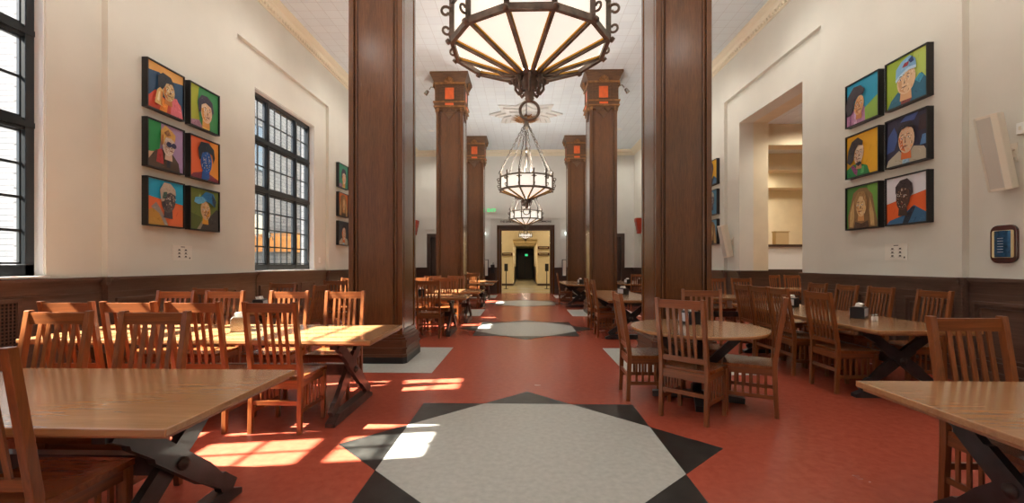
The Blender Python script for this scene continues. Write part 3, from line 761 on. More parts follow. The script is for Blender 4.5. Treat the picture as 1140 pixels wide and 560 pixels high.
# wall table
table(3.95, 6.02, 'long table along the right wall under the paintings', False, PI/2)
for y, l in ((5.15, 'slat-back chair on aisle side of the right wall table, nearest us'), (5.92, 'slat-back chair on aisle side of the right wall table, second nearest'), (6.41, 'slat-back chair on aisle side of right wall table, third nearest'), (6.89, 'slat-back chair on aisle side of right wall table, farthest')):
    chair(3.58, y, E_, l)
for y, l in ((5.40, 'oak chair between right wall table and wainscot, nearest us'), (6.2, 'oak chair between right wall table and wainscot, second nearest'), (6.83, 'oak chair between right wall table and wainscot, third nearest'), (7.5, 'oak chair between right wall table and wainscot, farthest')):
    chair(4.53, y, W_, l)
table(2.9+1.0, 9.2, 'table behind the right column in front of the wall opening', False).scale = (.72, 1, 1)
for x, l in ((3.6, 'chair beyond table behind the right column, hidden by it'), (4.22, 'chair facing us beyond the table behind the right column, left of pair'), (4.8, 'chair facing us beyond table behind the right column, by the opening')):
    chair(x, 9.78, S_, l)
table(2.0, 9.65, 'long table between the nearest and middle right columns', False, PI/2)
chair(1.62, 8.82, E_, 'side-on chair at aisle side of table between right columns, nearer one')
chair(1.62, 9.74, E_, 'side-on chair at aisle side of table between right columns, farther one')
table(1.83, 15.75, 'long table between the middle and farthest right columns', False, PI/2)
chair(1.42, 15.5, E_, 'lone side-on chair near the right of the end doorway')
table(3.75, 16.2, 'far table near the right wall holding two napkin dispensers', False, PI/2)
chair(3.52, 14.2, N_, 'chair at near end of the far right table, beside the right column')
# adjoining room
table(7.6, 12.2, 'table in the adjoining room seen through the wall opening', False)
chair(7.0, 12.62, S_, 'left of the two chairs seen through the right wall opening')
chair(7.56, 12.62, S_, 'right of the two chairs seen through the right wall opening')

# ------------------------------------------------------------------ tabletop items
def dispenser(x, y, rz, label, z=TH+.0005, face='faceplate', case='dispenser'):
    t = thing('napkin_dispenser', label, 'napkin dispenser', (x, y, z), rz)
    b = MB(); b.prism([(-.075,0),(.075,0),(.07,.02),(.07,.125),(.05,.14),(-.05,.14),(-.07,.125),(-.07,.02)], -.1, .1, case, 'xz'); b.build('casing', t, bevel=.004)
    for s in (-1, 1):
        b = MB(); b.box(s*.0705, s*.075, -.085, .085, .03, .12, face); b.build('faceplate', t)
    b = MB(); b.add([(-.03,-.06,.138),(.03,-.06,.138),(.03,.06,.138),(-.03,.06,.138),(-.045,-.05,.172),(.01,-.055,.186),(.02,.05,.18),(-.035,.06,.17)], [(0,1,5,4),(1,2,6,5),(2,3,7,6),(3,0,4,7),(4,5,6,7)], 'napkin'); b.build('napkin', t)
    return reg(t)
def shaker(x, y, label, z=TH+.0005):
    t = thing('shaker', label, 'shaker', (x, y, z))
    b = MB(); b.lathe([(.016,0),(.018,.006),(.018,.04),(.014,.055)], 'shaker', 12); b.build('body', t)
    b = MB(); b.lathe([(.016,.054),(.017,.065),(.012,.078),(.004,.082)], 'steel', 12); b.build('lid', t)
    return t
dispenser(-2.78, 4.32, .5, 'silver napkin dispenser on the sunlit left table', face='steel', case='steel')
dispenser(-3.85, 6.45, .2, 'napkin dispenser on the shaded table under the left paintings')
dispenser(4.03, 5.52, .75+PI/2, 'black napkin dispenser beside the shakers on the right wall table')
shaker(3.97, 5.22, 'white-filled shaker on right wall table, left of the pair'); shaker(4.03, 5.25, 'shaker on right wall table, right of the pair')
dispenser(4.05, 6.95, .6, 'dark napkin dispenser at the far part of the right wall table')
dispenser(1.8, 4.95, .3, 'black napkin dispenser on the round table')
dispenser(2.1, 9.6, .5, 'napkin dispenser on the table between the right columns')
shaker(1.78, 9.05, 'white shaker on the table between right columns'); shaker(1.8, 9.0, 'shaker nearest the end of the table between the right columns')
dispenser(1.9, 15.2, .2, 'napkin dispenser on the far table right of the doorway')
dispenser(3.5, 15.3, .2, 'left napkin dispenser of two on the far right table'); dispenser(3.95, 15.5, -.2, 'right napkin dispenser of two on the far right table')
dispenser(-2.1, 9.15, .2, 'napkin dispenser on first table past the left column')
dispenser(-1.9, 14.9, .2, 'napkin dispenser on the farther left table')

# ------------------------------------------------------------------ paintings
def colmat(c, cache={}):
    c = tuple(c)
    if c not in cache: cache[c] = plain('paint_%d_%d_%d' % c, c, .55)
    return cache[c]
def ell(cx, cy, rx, ry, n=16, t=0):
    return [(cx+rx*math.cos(2*PI*k/n)*math.cos(t)-ry*math.sin(2*PI*k/n)*math.sin(t), cy+rx*math.cos(2*PI*k/n)*math.sin(t)+ry*math.sin(2*PI*k/n)*math.cos(t)) for k in range(n)]
def painting(sx, yc, zc, spec, label, seed, size=.675):
    """sx -1 left wall / +1 right wall"""
    t = thing('portrait_painting', label, 'painting', (sx*WX, yc, zc)); hs = size/2; D = .085
    P = lambda d, u, v: (-sx*d, (u if sx < 0 else -u), v)      # u to the viewer's right
    def bx(b, d0, d1, u0, u1, v0, v1, m):
        a = P(d0, u0, v0); c = P(d1, u1, v1); b.box(a[0], c[0], a[1], c[1], a[2], c[2], m)
    b = MB(); fw = .018
    bx(b, .0, D, -hs, hs, hs-fw, hs, 'black'); bx(b, 0, D, -hs, hs, -hs, -hs+fw, 'black'); bx(b, 0, D, -hs, -hs+fw, -hs+fw, hs-fw, 'black'); bx(b, 0, D, hs-fw, hs, -hs+fw, hs-fw, 'black')
    b.build('frame', t)
    c = MB(); bx(c, .01, D-.02, -hs+fw, hs-fw, -hs+fw, hs-fw, colmat(spec['bg'][0][0])); lay = [0]; S = size-2*fw-.004
    def poly(col, pts):
        lay[0] += 1; d = D-.02+.0002*lay[0]
        pts = [(min(1, max(0, u)), min(1, max(0, v))) for u, v in pts]
        c.add([P(d, (u-.5)*S, (v-.5)*S) for u, v in pts], [tuple(range(len(pts)))], colmat(col))
    for col, pts in spec['bg'][1:]: poly(col, pts)
    rnd = random.Random(seed)
    fx, fy, rx, ry = spec['face']; sk = spec['skin']
    for k in range(14):   # loose background strokes
        col = rnd.choice(spec['bg'])[0]; col = tuple(max(0, min(255, int(q+rnd.uniform(-16, 16)))) for q in col)
        if spec.get('nobgstroke'): break
        u, v = (rnd.uniform(.02, .25), rnd.uniform(.3, .9)) if len(spec['bg']) == 1 else (0, 0)
        if len(spec['bg']) == 1: poly(col, [(u, v), (u+.12, v+.03), (u+.13, v+.07), (u+.01, v+.05)])
    def inside(x, y, pts):
        c_ = False; j = len(pts)-1
        for i_ in range(len(pts)):
            if (pts[i_][1] > y) != (pts[j][1] > y) and x < (pts[j][0]-pts[i_][0])*(y-pts[i_][1])/(pts[j][1]-pts[i_][1])+pts[i_][0]: c_ = not c_
            j = i_
        return c_
    def strokes(col, pts, n, amp=34, ang=None, ln=.06):
        us = [p[0] for p in pts]; vs = [p[1] for p in pts]; k = 0; tries = 0
        while k < n and tries < n*6:
            tries += 1; u = rnd.uniform(min(us), max(us)); v = rnd.uniform(min(vs), max(vs)); a = (ang if ang is not None else rnd.uniform(0, PI))+rnd.uniform(-.5, .5); w = rnd.uniform(.4, 1)*ln
            if not (inside(u, v, pts) and inside(u+w*math.cos(a), v+w*math.sin(a), pts) and inside(u-w*math.cos(a), v-w*math.sin(a), pts)): continue
            q = rnd.choice((-1, -.6, .5, 1))*amp*rnd.uniform(.4, 1); cc = tuple(max(0, min(255, int((z_+q*(.7+.3*rnd.random()))//6*6))) for z_ in col); poly(cc, ell(u, v, w, w*.22, 6, a)); k += 1
    def spoly(col, pts, n=10, **kw): poly(col, pts); strokes(col, pts, n, **kw)
    full = [(0,0),(1,0),(1,1),(0,1)]
    strokes(spec['bg'][0][0], full, 14, amp=12, ang=1.2, ln=.09)
    for col, pts in spec['bg'][1:]: poly(col, pts); strokes(col, pts, 6, amp=14, ang=1.2)
    for col, pts in spec.get('back', []): spoly(col, pts, 14, ang=1.4)
    for col, pts in spec['body']: spoly(col, pts, 12)
    poly(sk[1], [(fx-rx*.55, fy-ry*.5), (fx+rx*.5, fy-ry*.5), (fx+rx*.6, fy-ry*1.45), (fx-rx*.7, fy-ry*1.4)])   # neck
    head = ell(fx, fy, rx, ry, 20, spec.get('tilt', 0)); poly(sk[0], head)
    lk = 1 if spec.get('look', .1) >= 0 else -1
    poly(sk[1], [(fx-lk*rx*.95, fy+ry*.2), (fx-lk*rx*.5, fy+ry*.3), (fx-lk*rx*.45, fy-ry*.3), (fx-lk*rx*.1, fy-ry*.9), (fx-lk*rx*.7, fy-ry*.65)])
    for col in sk[1:]: strokes(col, head, 9, amp=16, ang=1.3, ln=.04)
    for col, pts in spec.get('hair', []): spoly(col, pts, 14, amp=40, ln=.05)
    for k in range(26):   # brush dabs over the face
        a = rnd.uniform(0, 2*PI); q = rnd.uniform(.05, .82)**.7; u = fx+rx*q*math.cos(a)*.85; v = fy-ry*.12+ry*.75*q*math.sin(a); w, h, r = rnd.uniform(.014, .034), rnd.uniform(.005, .012), rnd.uniform(-1.4, 1.4)
        poly(rnd.choice(sk), ell(u, v, w, h, 6, r))
    dk = spec.get('dark', (34, 28, 34)); o = spec.get('look', 0)*rx
    for s in (-1, 1):
        ex = fx+o+s*rx*.42
        poly(dk, [(ex-.05, fy+ry*.3), (ex, fy+ry*.38), (ex+.05, fy+ry*.3), (ex, fy+ry*.32)])
        if spec.get('glasses'): poly(spec['glasses'], ell(ex, fy+ry*.1, .075, .06, 12))
        else:
            poly((236, 230, 220), ell(ex, fy+ry*.1, .034, .016, 8)); poly(dk, ell(ex, fy+ry*.1, .014, .015, 8))
    poly(dk, [(fx+o, fy+ry*.1), (fx+o+.02, fy-ry*.25), (fx+o-.03, fy-ry*.28), (fx+o-.005, fy-ry*.22)])
    poly(dk, [(fx+o-.08, fy-ry*.5), (fx+o, fy-ry*.46), (fx+o+.08, fy-ry*.5), (fx+o, fy-ry*.56)]); poly(spec.get('lip', (186, 70, 60)), [(fx+o-.05, fy-ry*.5), (fx+o+.05, fy-ry*.5), (fx+o, fy-ry*.54)])
    for col, pts in spec.get('over', []): poly(col, pts)
    c.build('canvas', t)
    return t
warm = [(222, 190, 120), (196, 140, 70), (240, 226, 190), (150, 80, 40), (226, 168, 60)]
SP = {}
SP['a'] = dict(bg=[((42, 74, 104),), ((214, 158, 84), [(0,.8),(.3,.84),(.62,.76),(1,.82),(1,1),(0,1)])], face=(.56,.5,.17,.22), skin=[(206,178,130),(190,120,60),(238,224,190),(110,60,40),(228,180,80)],
  body=[((206,82,60),[(0,0),(0,.22),(.2,.42),(.45,.3),(.75,.42),(.93,.3),(1,0)]),((214,108,120),[(.62,0),(.66,.36),(.8,.42),(.95,.2),(.98,0)]),((230,140,50),[(.3,0),(.4,.3),(.55,.2),(.5,0)])],
  hair=[((38,44,52),[(.25,.5),(.24,.75),(.38,.86),(.6,.83),(.72,.68),(.62,.68),(.48,.66),(.4,.52),(.32,.46)])], over=[((214,176,110),[(.14,.12),(.2,.42),(.28,.5),(.36,.46),(.34,.1)]),((236,220,180),[(.2,.2),(.25,.4),(.28,.4),(.26,.18)]),((190,120,50),[(.3,.12),(.31,.44),(.35,.42),(.34,.12)])])
SP['b'] = dict(bg=[((52,132,74),), ((158,166,46),[(0,0),(0,1),(.3,1),(.24,.6),(.32,.2),(.25,0)])], face=(.55,.44,.2,.28), skin=[(226,198,168),(214,150,70),(244,232,214),(150,90,60),(232,172,60)],
  body=[((150,110,130),[(0,0),(0,.12),(.3,.18),(.45,0)]),((232,190,90),[(.4,0),(.42,.25),(.66,.25),(.66,0)])], hair=[((52,42,62),[(.26,.36),(.24,.66),(.36,.82),(.56,.84),(.74,.74),(.8,.5),(.74,.42),(.7,.6),(.5,.66),(.36,.58),(.34,.4)])])
SP['c'] = dict(bg=[((168,142,182),), ((34,140,74),[(0,.32),(0,1),(.36,1),(.34,.6),(.3,.3)]), ((190,160,130),[(0,0),(0,.3),(.2,.34),(.2,0)])], face=(.56,.54,.17,.23), skin=[(226,214,202),(206,180,160),(240,232,226),(160,110,90),(190,160,150)], tilt=-.2, look=.2, glasses=(36,34,70),
  body=[((78,60,46),[(0,0),(0,.12),(.2,.38),(.4,.42),(.7,.36),(.86,.2),(.9,0)]),((166,52,52),[(.22,.12),(.26,.4),(.38,.44),(.42,.1)]),((44,48,60),[(.5,.05),(.52,.36),(.62,.32),(.6,.04)])], hair=[((208,164,84),[(.33,.5),(.32,.84),(.44,.98),(.62,.9),(.74,.82),(.72,.66),(.62,.72),(.46,.72),(.4,.56)]),((140,100,60),[(.4,.8),(.52,.9),(.6,.78),(.5,.74)]),((150,90,50),[(.33,.5),(.35,.76),(.38,.74),(.37,.54)])])
SP['d'] = dict(bg=[((224,102,52),), ((232,150,52),[(.72,0),(.66,.5),(.7,1),(1,1),(1,0)])], face=(.54,.46,.2,.3), skin=[(30,94,176),(24,76,150),(220,208,190),(40,120,200),(232,220,206)], lip=(230,220,200),
  body=[((128,50,66),[(0,0),(.1,.1),(.4,.18),(.7,.16),(1,.06),(1,0)]),((28,90,170),[(.38,0),(.4,.2),(.6,.18),(.6,0)])], hair=[((26,38,48),[(.28,.46),(.24,.74),(.34,.92),(.6,.95),(.8,.82),(.84,.6),(.78,.46),(.74,.66),(.56,.72),(.38,.66),(.34,.5)])])
SP['e'] = dict(bg=[((224,112,64),), ((28,158,198),[(0,.62),(0,1),(1,1),(1,.52),(.5,.56)])], face=(.56,.58,.2,.29), skin=[(92,84,84),(70,62,66),(190,168,148),(44,40,50),(206,186,166)], tilt=-.15, look=.3,
  body=[((186,140,60),[(0,0),(0,.3),(.2,.4),(.5,.12),(.55,0)]),((150,140,134),[(.08,.38),(.22,.5),(.34,.36),(.55,.02),(.46,0),(.3,.26)])], hair=[((182,166,148),[(.34,.52),(.3,.78),(.42,.96),(.6,.96),(.74,.84),(.76,.7),(.6,.76),(.48,.7),(.42,.54)]),((70,100,90),[(.36,.6),(.4,.74),(.5,.76),(.46,.6)])])
SP['f'] = dict(bg=[((104,120,50),), ((84,98,44),[(0,0),(0,.4),(.4,.3),(.3,0)])], face=(.52,.48,.17,.24), skin=[(214,176,130),(222,160,50),(236,216,190),(90,50,50),(196,130,60)], tilt=.2, look=-.25, dark=(50,26,40),
  body=[((62,58,56),[(.3,0),(.42,.22),(.7,.36),(.94,.56),(1,.5),(1,0)]),((150,140,120),[(.22,0),(.4,.22),(.46,.2),(.34,0)])], hair=[((40,118,170),[(.36,.66),(.36,.84),(.52,.96),(.78,.94),(.88,.76),(.84,.6),(.66,.7),(.5,.72)]),((96,170,206),[(.1,.66),(.14,.78),(.4,.82),(.54,.74),(.42,.66),(.24,.62)]),((34,60,84),[(.72,.92),(.88,.76),(.84,.6),(.74,.7)])])
SP['g'] = dict(bg=[((20,140,172),), ((130,166,66),[(.5,.0),(.5,.26),(1,.5),(1,0)])], face=(.42,.42,.15,.23), skin=[(216,170,120),(196,130,80),(236,206,170),(130,70,50),(226,160,80)], tilt=-.25, look=.25,
  body=[((176,122,160),[(0,0),(0,.26),(.2,.36),(.46,.3),(.58,.36),(.6,0)]),((210,170,200),[(.24,0),(.26,.3),(.32,.3),(.34,0)]),((130,80,120),[(.1,0),(.12,.3),(.16,.3),(.16,0)])], hair=[((46,36,44),[(.04,.24),(0,.5),(.06,.72),(.26,.9),(.48,.88),(.62,.74),(.56,.64),(.4,.64),(.28,.54),(.26,.34),(.16,.26)])])
SP['h'] = dict(bg=[((220,164,20),)], face=(.42,.52,.14,.25), skin=[(222,200,170),(200,150,110),(240,228,206),(120,70,50),(210,180,160)], tilt=-.25, look=.25, nobgstroke=True,
  body=[((36,126,66),[(0,0),(0,.2),(.2,.3),(.5,.26),(.66,.2),(.74,0)]),((150,80,130),[(.14,.24),(.2,.3),(.36,.14),(.34,.0),(.26,.06)]),((90,180,110),[(.46,.04),(.5,.22),(.58,.2),(.56,.04)])], hair=[((54,48,50),[(.04,.38),(.08,.66),(.2,.86),(.4,.92),(.56,.8),(.54,.7),(.4,.74),(.3,.62),(.26,.4),(.14,.3)]),((40,40,50),[(.32,.3),(.46,.34),(.52,.28),(.42,.22)])])
SP['i'] = dict(bg=[((74,130,54),), ((108,160,66),[(.7,0),(.74,.5),(.66,1),(1,1),(1,0)])], face=(.5,.52,.16,.25), skin=[(220,190,140),(206,150,90),(242,226,190),(140,90,50),(230,190,110)],
  back=[((140,106,66),[(.06,0),(.04,.3),(.14,.6),(.22,.86),(.42,.96),(.64,.94),(.82,.76),(.9,.4),(.98,.1),(.96,0)]),((196,160,104),[(.1,.04),(.12,.4),(.24,.7),(.26,.3),(.22,.02)]),((196,160,104),[(.78,.04),(.74,.4),(.76,.7),(.88,.3),(.9,.02)])], body=[((80,60,44),[(.26,0),(.3,.16),(.5,.1),(.7,.16),(.74,0)])],
  hair=[((164,124,74),[(.32,.4),(.3,.7),(.42,.86),(.6,.86),(.7,.68),(.68,.4),(.63,.6),(.56,.74),(.46,.76),(.37,.6)])])
SP['j'] = dict(bg=[((146,172,48),), ((176,196,92),[(.5,.3),(.7,1),(1,1),(1,.3)])], face=(.52,.48,.23,.29), skin=[(228,196,156),(210,164,120),(244,228,200),(160,110,80),(236,206,160)], tilt=-.15, lip=(150,110,90),
  body=[((34,100,126),[(.02,0),(.12,.16),(.3,.3),(.5,.12),(.72,.4),(.88,.5),(1,.34),(1,0)]),((60,150,180),[(.72,.4),(.84,.5),(.94,.42),(.84,.3)]),((140,66,60),[(.38,0),(.4,.2),(.62,.22),(.66,.06),(.6,0)])], hair=[((120,170,206),[(.27,.58),(.28,.78),(.42,.9),(.62,.96),(.76,.84),(.78,.68),(.6,.72),(.4,.64)]),((176,206,226),[(.27,.56),(.4,.64),(.6,.72),(.78,.7),(.78,.64),(.6,.66),(.42,.58),(.28,.5)]),((160,60,70),[(.44,.76),(.5,.84),(.62,.84),(.58,.76)]),((40,60,110),[(.6,.86),(.7,.92),(.74,.8),(.66,.78)])])
SP['k'] = dict(bg=[((48,44,66),), ((62,84,140),[(0,.3),(.04,.66),(.2,.84),(.3,.6),(.2,.34)]), ((70,90,150),[(.36,.9),(.5,1),(.8,1),(.7,.86)]), ((90,130,180),[(.84,.3),(.9,.5),(1,.5),(1,.3)]), ((60,40,44),[(.8,.6),(.84,.9),(1,.9),(1,.6)])], face=(.53,.5,.2,.29), skin=[(220,186,150),(214,110,50),(244,232,214),(60,44,50),(232,150,90)],
  body=[((178,170,150),[(0,0),(.06,.14),(.34,.3),(.52,.12),(.7,.32),(.94,.26),(1,.16),(1,0)]),((150,190,210),[(.42,0),(.44,.12),(.6,.14),(.6,0)])], hair=[((44,36,44),[(.31,.54),(.32,.76),(.46,.88),(.66,.86),(.76,.7),(.75,.52),(.7,.7),(.56,.76),(.4,.72)])])
SP['l'] = dict(bg=[((218,92,30),), ((216,214,220),[(0,.45),(0,1),(1,1),(1,.64)])], face=(.44,.56,.18,.28), skin=[(86,58,44),(60,42,36),(196,160,130),(120,80,60),(220,200,180)], tilt=-.1,
  body=[((52,100,138),[(0,0),(.08,.08),(.4,.16),(.7,.36),(.86,.26),(1,.18),(1,0)]),((24,34,50),[(.42,.0),(.5,.18),(.66,.34),(.74,.32),(.6,.06),(.56,0)])], hair=[((60,44,46),[(.26,.62),(.26,.8),(.38,.92),(.56,.94),(.68,.82),(.7,.62),(.62,.52),(.6,.7),(.44,.76),(.32,.7)])])
rows = [3.885, 3.075, 2.27]
LB = [('a', 'painted portrait in red robe with hand on cheek, top left of six on left wall'), ('b', 'painted portrait smiling before green ground, top right of six on left wall'),
      ('c', 'painted portrait with sunglasses on green and lilac ground, left wall'), ('d', 'painted portrait with a blue face on orange ground, left wall'),
      ('e', 'painted portrait of a bald head before blue and orange, bottom left of left wall six'), ('f', 'painted portrait in a blue cap on olive ground, left wall')]
RB = [('g', 'painted portrait with curly dark hair on teal and green ground, right wall'), ('j', 'painted portrait in pale blue cap on lime ground, right wall'),
      ('h', 'painted portrait in green shirt on yellow ground, right wall'), ('k', 'painted portrait in grey coat on dark blue ground, right wall'),
      ('i', 'painted portrait with long wavy hair on green ground, right wall'), ('l', 'painted portrait in blue shirt before white and orange, right wall')]
for i in range(6):
    k, l = LB[i]; painting(-1, (6.305, 7.085)[i % 2], rows[i//2], SP[k], l, i+3)
    k, l = RB[i]; painting(1, (6.965, 6.18)[i % 2], rows[i//2], SP[k], l, i+31)
SP['m'] = dict(SP['b'], bg=[((60,140,110),)]); SP['n'] = dict(SP['i'], bg=[((206,110,50),)]); SP['o'] = dict(SP['k'], bg=[((56,60,64),)])
SP['p'] = dict(SP['l'], bg=[((226,170,30),)]); SP['q'] = dict(SP['e'], bg=[((70,130,160),)]); SP['r'] = dict(SP['i'], bg=[((90,150,180),)])
for i, (k, l) in enumerate((('m', 'small-looking far portrait on green ground, top of the far left wall stack'), ('n', 'far portrait on orange ground, middle of the far left wall stack'), ('o', 'far portrait on grey ground, bottom of the far left wall stack'))):
    painting(-1, 12.62, rows[i], SP[k], l, 60+i)
for i, (k, l) in enumerate((('p', 'far portrait on yellow ground, top of the stack beside the right column'), ('q', 'far portrait on blue ground, middle of the stack beside the right column'), ('r', 'far portrait on pale blue ground, bottom of stack beside the right column'))):
    painting(1, 12.42, rows[i], SP[k], l, 70+i)
# caption sheets
def caption(sx, y, z, label):
    t = thing('caption_sheet', label, 'caption', (sx*WX, y, z)); b = MB(); b.box(0, -sx*.006, -.19, .19, -.115, .115, 'paper'); b.build('sheet', t)
    b = MB(); rnd = random.Random(5)
    b.box(-sx*.006, -sx*.0066, -.04, .04, .085, .095, 'ink')
    for c in range(2):
        for r in range(3):
            yy = -.07+c*.13; zz = .045-r*.05
            b.box(-sx*.006, -sx*.0068, yy-.018, yy+.018, zz-.01, zz+.01, 'ink'); b.box(-sx*.006, -sx*.0066, yy-.035, yy+.035, zz-.018, zz-.014, 'ink')
    b.box(-sx*.006, -sx*.0068, .14*(-sx)-.012, .14*(-sx)+.012, -.09, -.066, 'ink')
    b.build('print', t)
caption(-1, 6.7, 1.57, 'white caption sheet under the six left wall portraits'); caption(1, 6.42, 1.57, 'white caption sheet under the six right wall portraits')

# ------------------------------------------------------------------ wall fittings
def speaker(x, y, z, label):
    t = thing('wall_speaker', label, 'speaker', (x, y, z))
    R = Matrix.Translation((-.2, 0, 0)) @ Matrix.Rotation(-.2, 4, 'Y') @ Matrix.Rotation(.35, 4, 'Z')
    b = MB(); b.prism([(-.1,-.06),(-.06,-.1),(.1,-.085),(.1,.085),(-.06,.1),(-.1,.06)], -.41, .41, 'offwhite'); b.xf(R); b.build('cabinet', t, bevel=.006)
    b = MB(); b.prism([(-.106,-.055),(-.1,-.06),(-.1,.06),(-.106,.055)], -.38, .38, 'grille'); b.xf(R); b.build('grille', t)
    b = MB(); b.box(-.012, 0, -.03, .03, -.1, .1, 'offwhite'); b.tube([(-.01,0,.03),(-.06,.0,.03),(-.12,0,.02)], .014, 'offwhite', 8); b.tube([(-.01,0,-.05),(-.05,0,-.04),(-.09,0,-.02)], .01, 'offwhite', 8); b.build('bracket', t)
speaker(RX, 4.98, 2.6, 'cream column speaker tilted on bracket above the plaque, right wall')
speaker(RX, 11.5, 1.98, 'cream column speaker farther down right wall beside the opening')
t = thing('wall_box', 'small white box above the speaker bracket, right wall', 'switch box', (RX, 4.9, 2.84)); b = MB(); b.box(0, -.03, -.04, .04, -.06, .06, 'white'); b.build('box', t, bevel=.004); b = MB(); b.box(-.03, -.035, -.012, .012, -.02, .02, 'offwhite'); b.build('button', t)
t = thing('wall_plate', 'small white plate beside the second window, left wall', 'wall plate', (-RX, 11.45, 1.5)); b = MB(); b.box(0, .01, -.05, .05, -.07, .07, 'white'); b.build('plate', t, bevel=.003); b = MB(); b.box(.01, .016, -.012, .012, -.03, .03, 'offwhite'); b.build('switch', t)
t = thing('wall_plaque', 'rounded dark wood plaque with blue plate below the near speaker', 'plaque', (RX, 5.07, 1.62))
def rr(w, h, c, n=5):
    p = []
    for qx, qy, a0 in ((1,1,0),(-1,1,PI/2),(-1,-1,PI),(1,-1,3*PI/2)):
        for k in range(n+1):
            a = a0+PI/2*k/n; p.append((qx*(w-c)+c*math.cos(a), qy*(h-c)+c*math.sin(a)))
    return p
b = MB(); b.prism(rr(.138,.208,.075), -.03, 0, 'plaque_wood', 'yz'); b.build('backboard', t, bevel=.006)
b = MB(); b.prism(rr(.112,.15,.02), -.036, -.03, 'tin', 'yz'); b.build('mount', t)
b = MB(); b.add([(-.037-.022*math.sin(PI*k/8), -.085+.17*k/8, z) for z in (-.145,.145) for k in range(9)], [(k,k+1,k+10,k+9) for k in range(8)], 'plaque_blue', True)
for k in range(6): b.box(-.0605, -.0595, -.03, .03, -.09+k*.03, -.086+k*.03, 'faceplate')
b.build('nameplate', t)

# end wall fittings
t = thing('exit_sign', 'green lit exit sign on the end wall left of the doorway', 'exit sign', (-1.52, Y1-.02, 3.95)); b = MB(); b.box(-.24, .2, -.04, .02, -.11, .11, 'offwhite'); b.build('housing', t)
def text(body, size, loc, rot, mat, name, parent=None, ext=.004, label=None):
    cu = bpy.data.curves.new(name, 'FONT'); cu.body = body; cu.size = size; cu.extrude = ext; cu.align_x = 'CENTER'; cu.align_y = 'CENTER'; cu.offset = size*.02
    o = bpy.data.objects.new(name, cu); COL.objects.link(o); dg = bpy.context.evaluated_depsgraph_get(); me = bpy.data.meshes.new_from_object(o.evaluated_get(dg)); bpy.data.objects.remove(o)
    me.materials.clear(); me.materials.append(M[mat]); o = bpy.data.objects.new(name, me); COL.objects.link(o); o.location = loc; o.rotation_euler = rot; o.parent = parent; return o
text('EXIT', .2, (-.03, -.044, 0), (PI/2,0,0), 'green_glow', 'lettering', t)
b = MB(); b.prism([(.14,-.03),(.14,.03),(.18,0)], -.046, -.04, 'green_glow', 'xz'); b.build('arrow', t)
o = text('THE DINE AND MEET STUDENT COMMONS', .118, (.07, Y1-.005, 3.42), (PI/2,0,0), 'ink', 'wall_lettering', None, .008); tag(o, 'dark inscription of capitals above the end doorway', 'inscription')
o.scale = (1.05, 1, 1)
def sconce(x, label):
    t = thing('wall_sconce', label, 'wall lamp', (x, Y1, 2.75)); b = MB(); b.lathe([(.05,0),(.05,.02),(.02,.03)], 'iron', 12); b.xf(Matrix.Rotation(PI/2, 4, 'X')); b.tube([(0,-.02,0),(0,-.1,-.06),(0,-.14,0)], .012, 'iron', 6); b.build('bracket', t)
    b = MB(); b.lathe([(.03,-.02),(.06,.05),(.075,.16),(.07,.16)], 'sconce_glow', 14, (0,-.14,0)); b.build('shade', t)
sconce(-1.9, 'lit wall lamp left of the end doorway'); sconce(2.0, 'lit wall lamp right of the end doorway')
def poster(x, label):
    t = thing('poster_frame', label, 'poster', (x, Y1-.14, 1.2)); b = MB(); b.box(-.14, .14, 0, .06, -.38, .42, 'black'); b.build('frame', t); b = MB(); b.box(-.11, .11, -.005, 0, -.35, .39, 'paper'); b.build('sheet', t)
poster(-1.83, 'white poster in black frame left of the end doorway'); poster(1.93, 'white poster in black frame right of the end doorway')
t = thing('wall_telephone', 'dark wall telephone between poster and doorway', 'telephone', (-1.5, Y1-.02, 1.25)); b = MB(); b.box(-.09, .09, -.08, .02, -.28, .12, 'black'); b.build('body', t, bevel=.01); b = MB(); b.tube([(-.05,-.1,-.15),(-.06,-.13,-.05),(-.05,-.1,.08)], .02, 'black', 8); b.build('handset', t); b = MB(); b.tube([(.0,-.05,.12),(.0,-.06,.2),(.05,-.05,.22),(.06,-.05,.12)], .008, 'steel', 6); b.build('hook', t)
def ornament(sx, y, label):
    t = thing('wall_ornament', label, 'wall ornament', (sx*WX, y, 3.1)); b = MB()
    for k in range(4): b.prism([(-.1-.02*k, -.34+.17*k), (.1+.02*k, -.34+.17*k), (.16+.02*k, -.34+.17*(k+1)), (-.16-.02*k, -.34+.17*(k+1))], 0, -sx*(.15+.03*k), 'red', 'yz')
    tag(t, label, 'wall ornament'); b.build('lantern_body', t)
ornament(-1, 20.9, 'red stepped wall ornament on the far left wall'); ornament(1, 20.2, 'red stepped wall ornament on the far right wall')

# ------------------------------------------------------------------ lobby and corridor beyond the doorway
b = MB(); b.box(-5, 5, Y1+.2, 44, -.12, -.001, 'lobby_floor')
b.box(-5, 5, 23.0, 23.25, 0, .001, 'wains_x'); b.box(-5, 5, 25.6, 25.8, 0, .001, 'black'); b.box(-.8, .9, 31, 31.2, 0, .001, 'black'); b.box(-.8, .9, 35, 35.2, 0, .001, 'black')
b.build('floor_lobby', kind='structure')
b = MB(); b.box(-5, -.72, 29, 29.2, 0, 4.3, 'cream'); b.box(.86, 5, 29, 29.2, 0, 4.3, 'cream'); b.box(-.72, .86, 29, 29.2, 3.0, 4.3, 'cream')
b.box(-5.1, -5, Y1+.3, 29.2, 0, 4.3, 'cream'); b.box(5, 5.1, Y1+.3, 29.2, 0, 4.3, 'cream')
b.box(-.82, -.72, 29.2, 44, 0, 3.1, 'cream'); b.box(.86, .96, 29.2, 44, 0, 3.1, 'cream'); b.box(-.8, .9, 44, 44.1, 0, 3.1, 'dark_door')
b.build('wall_lobby', kind='structure')
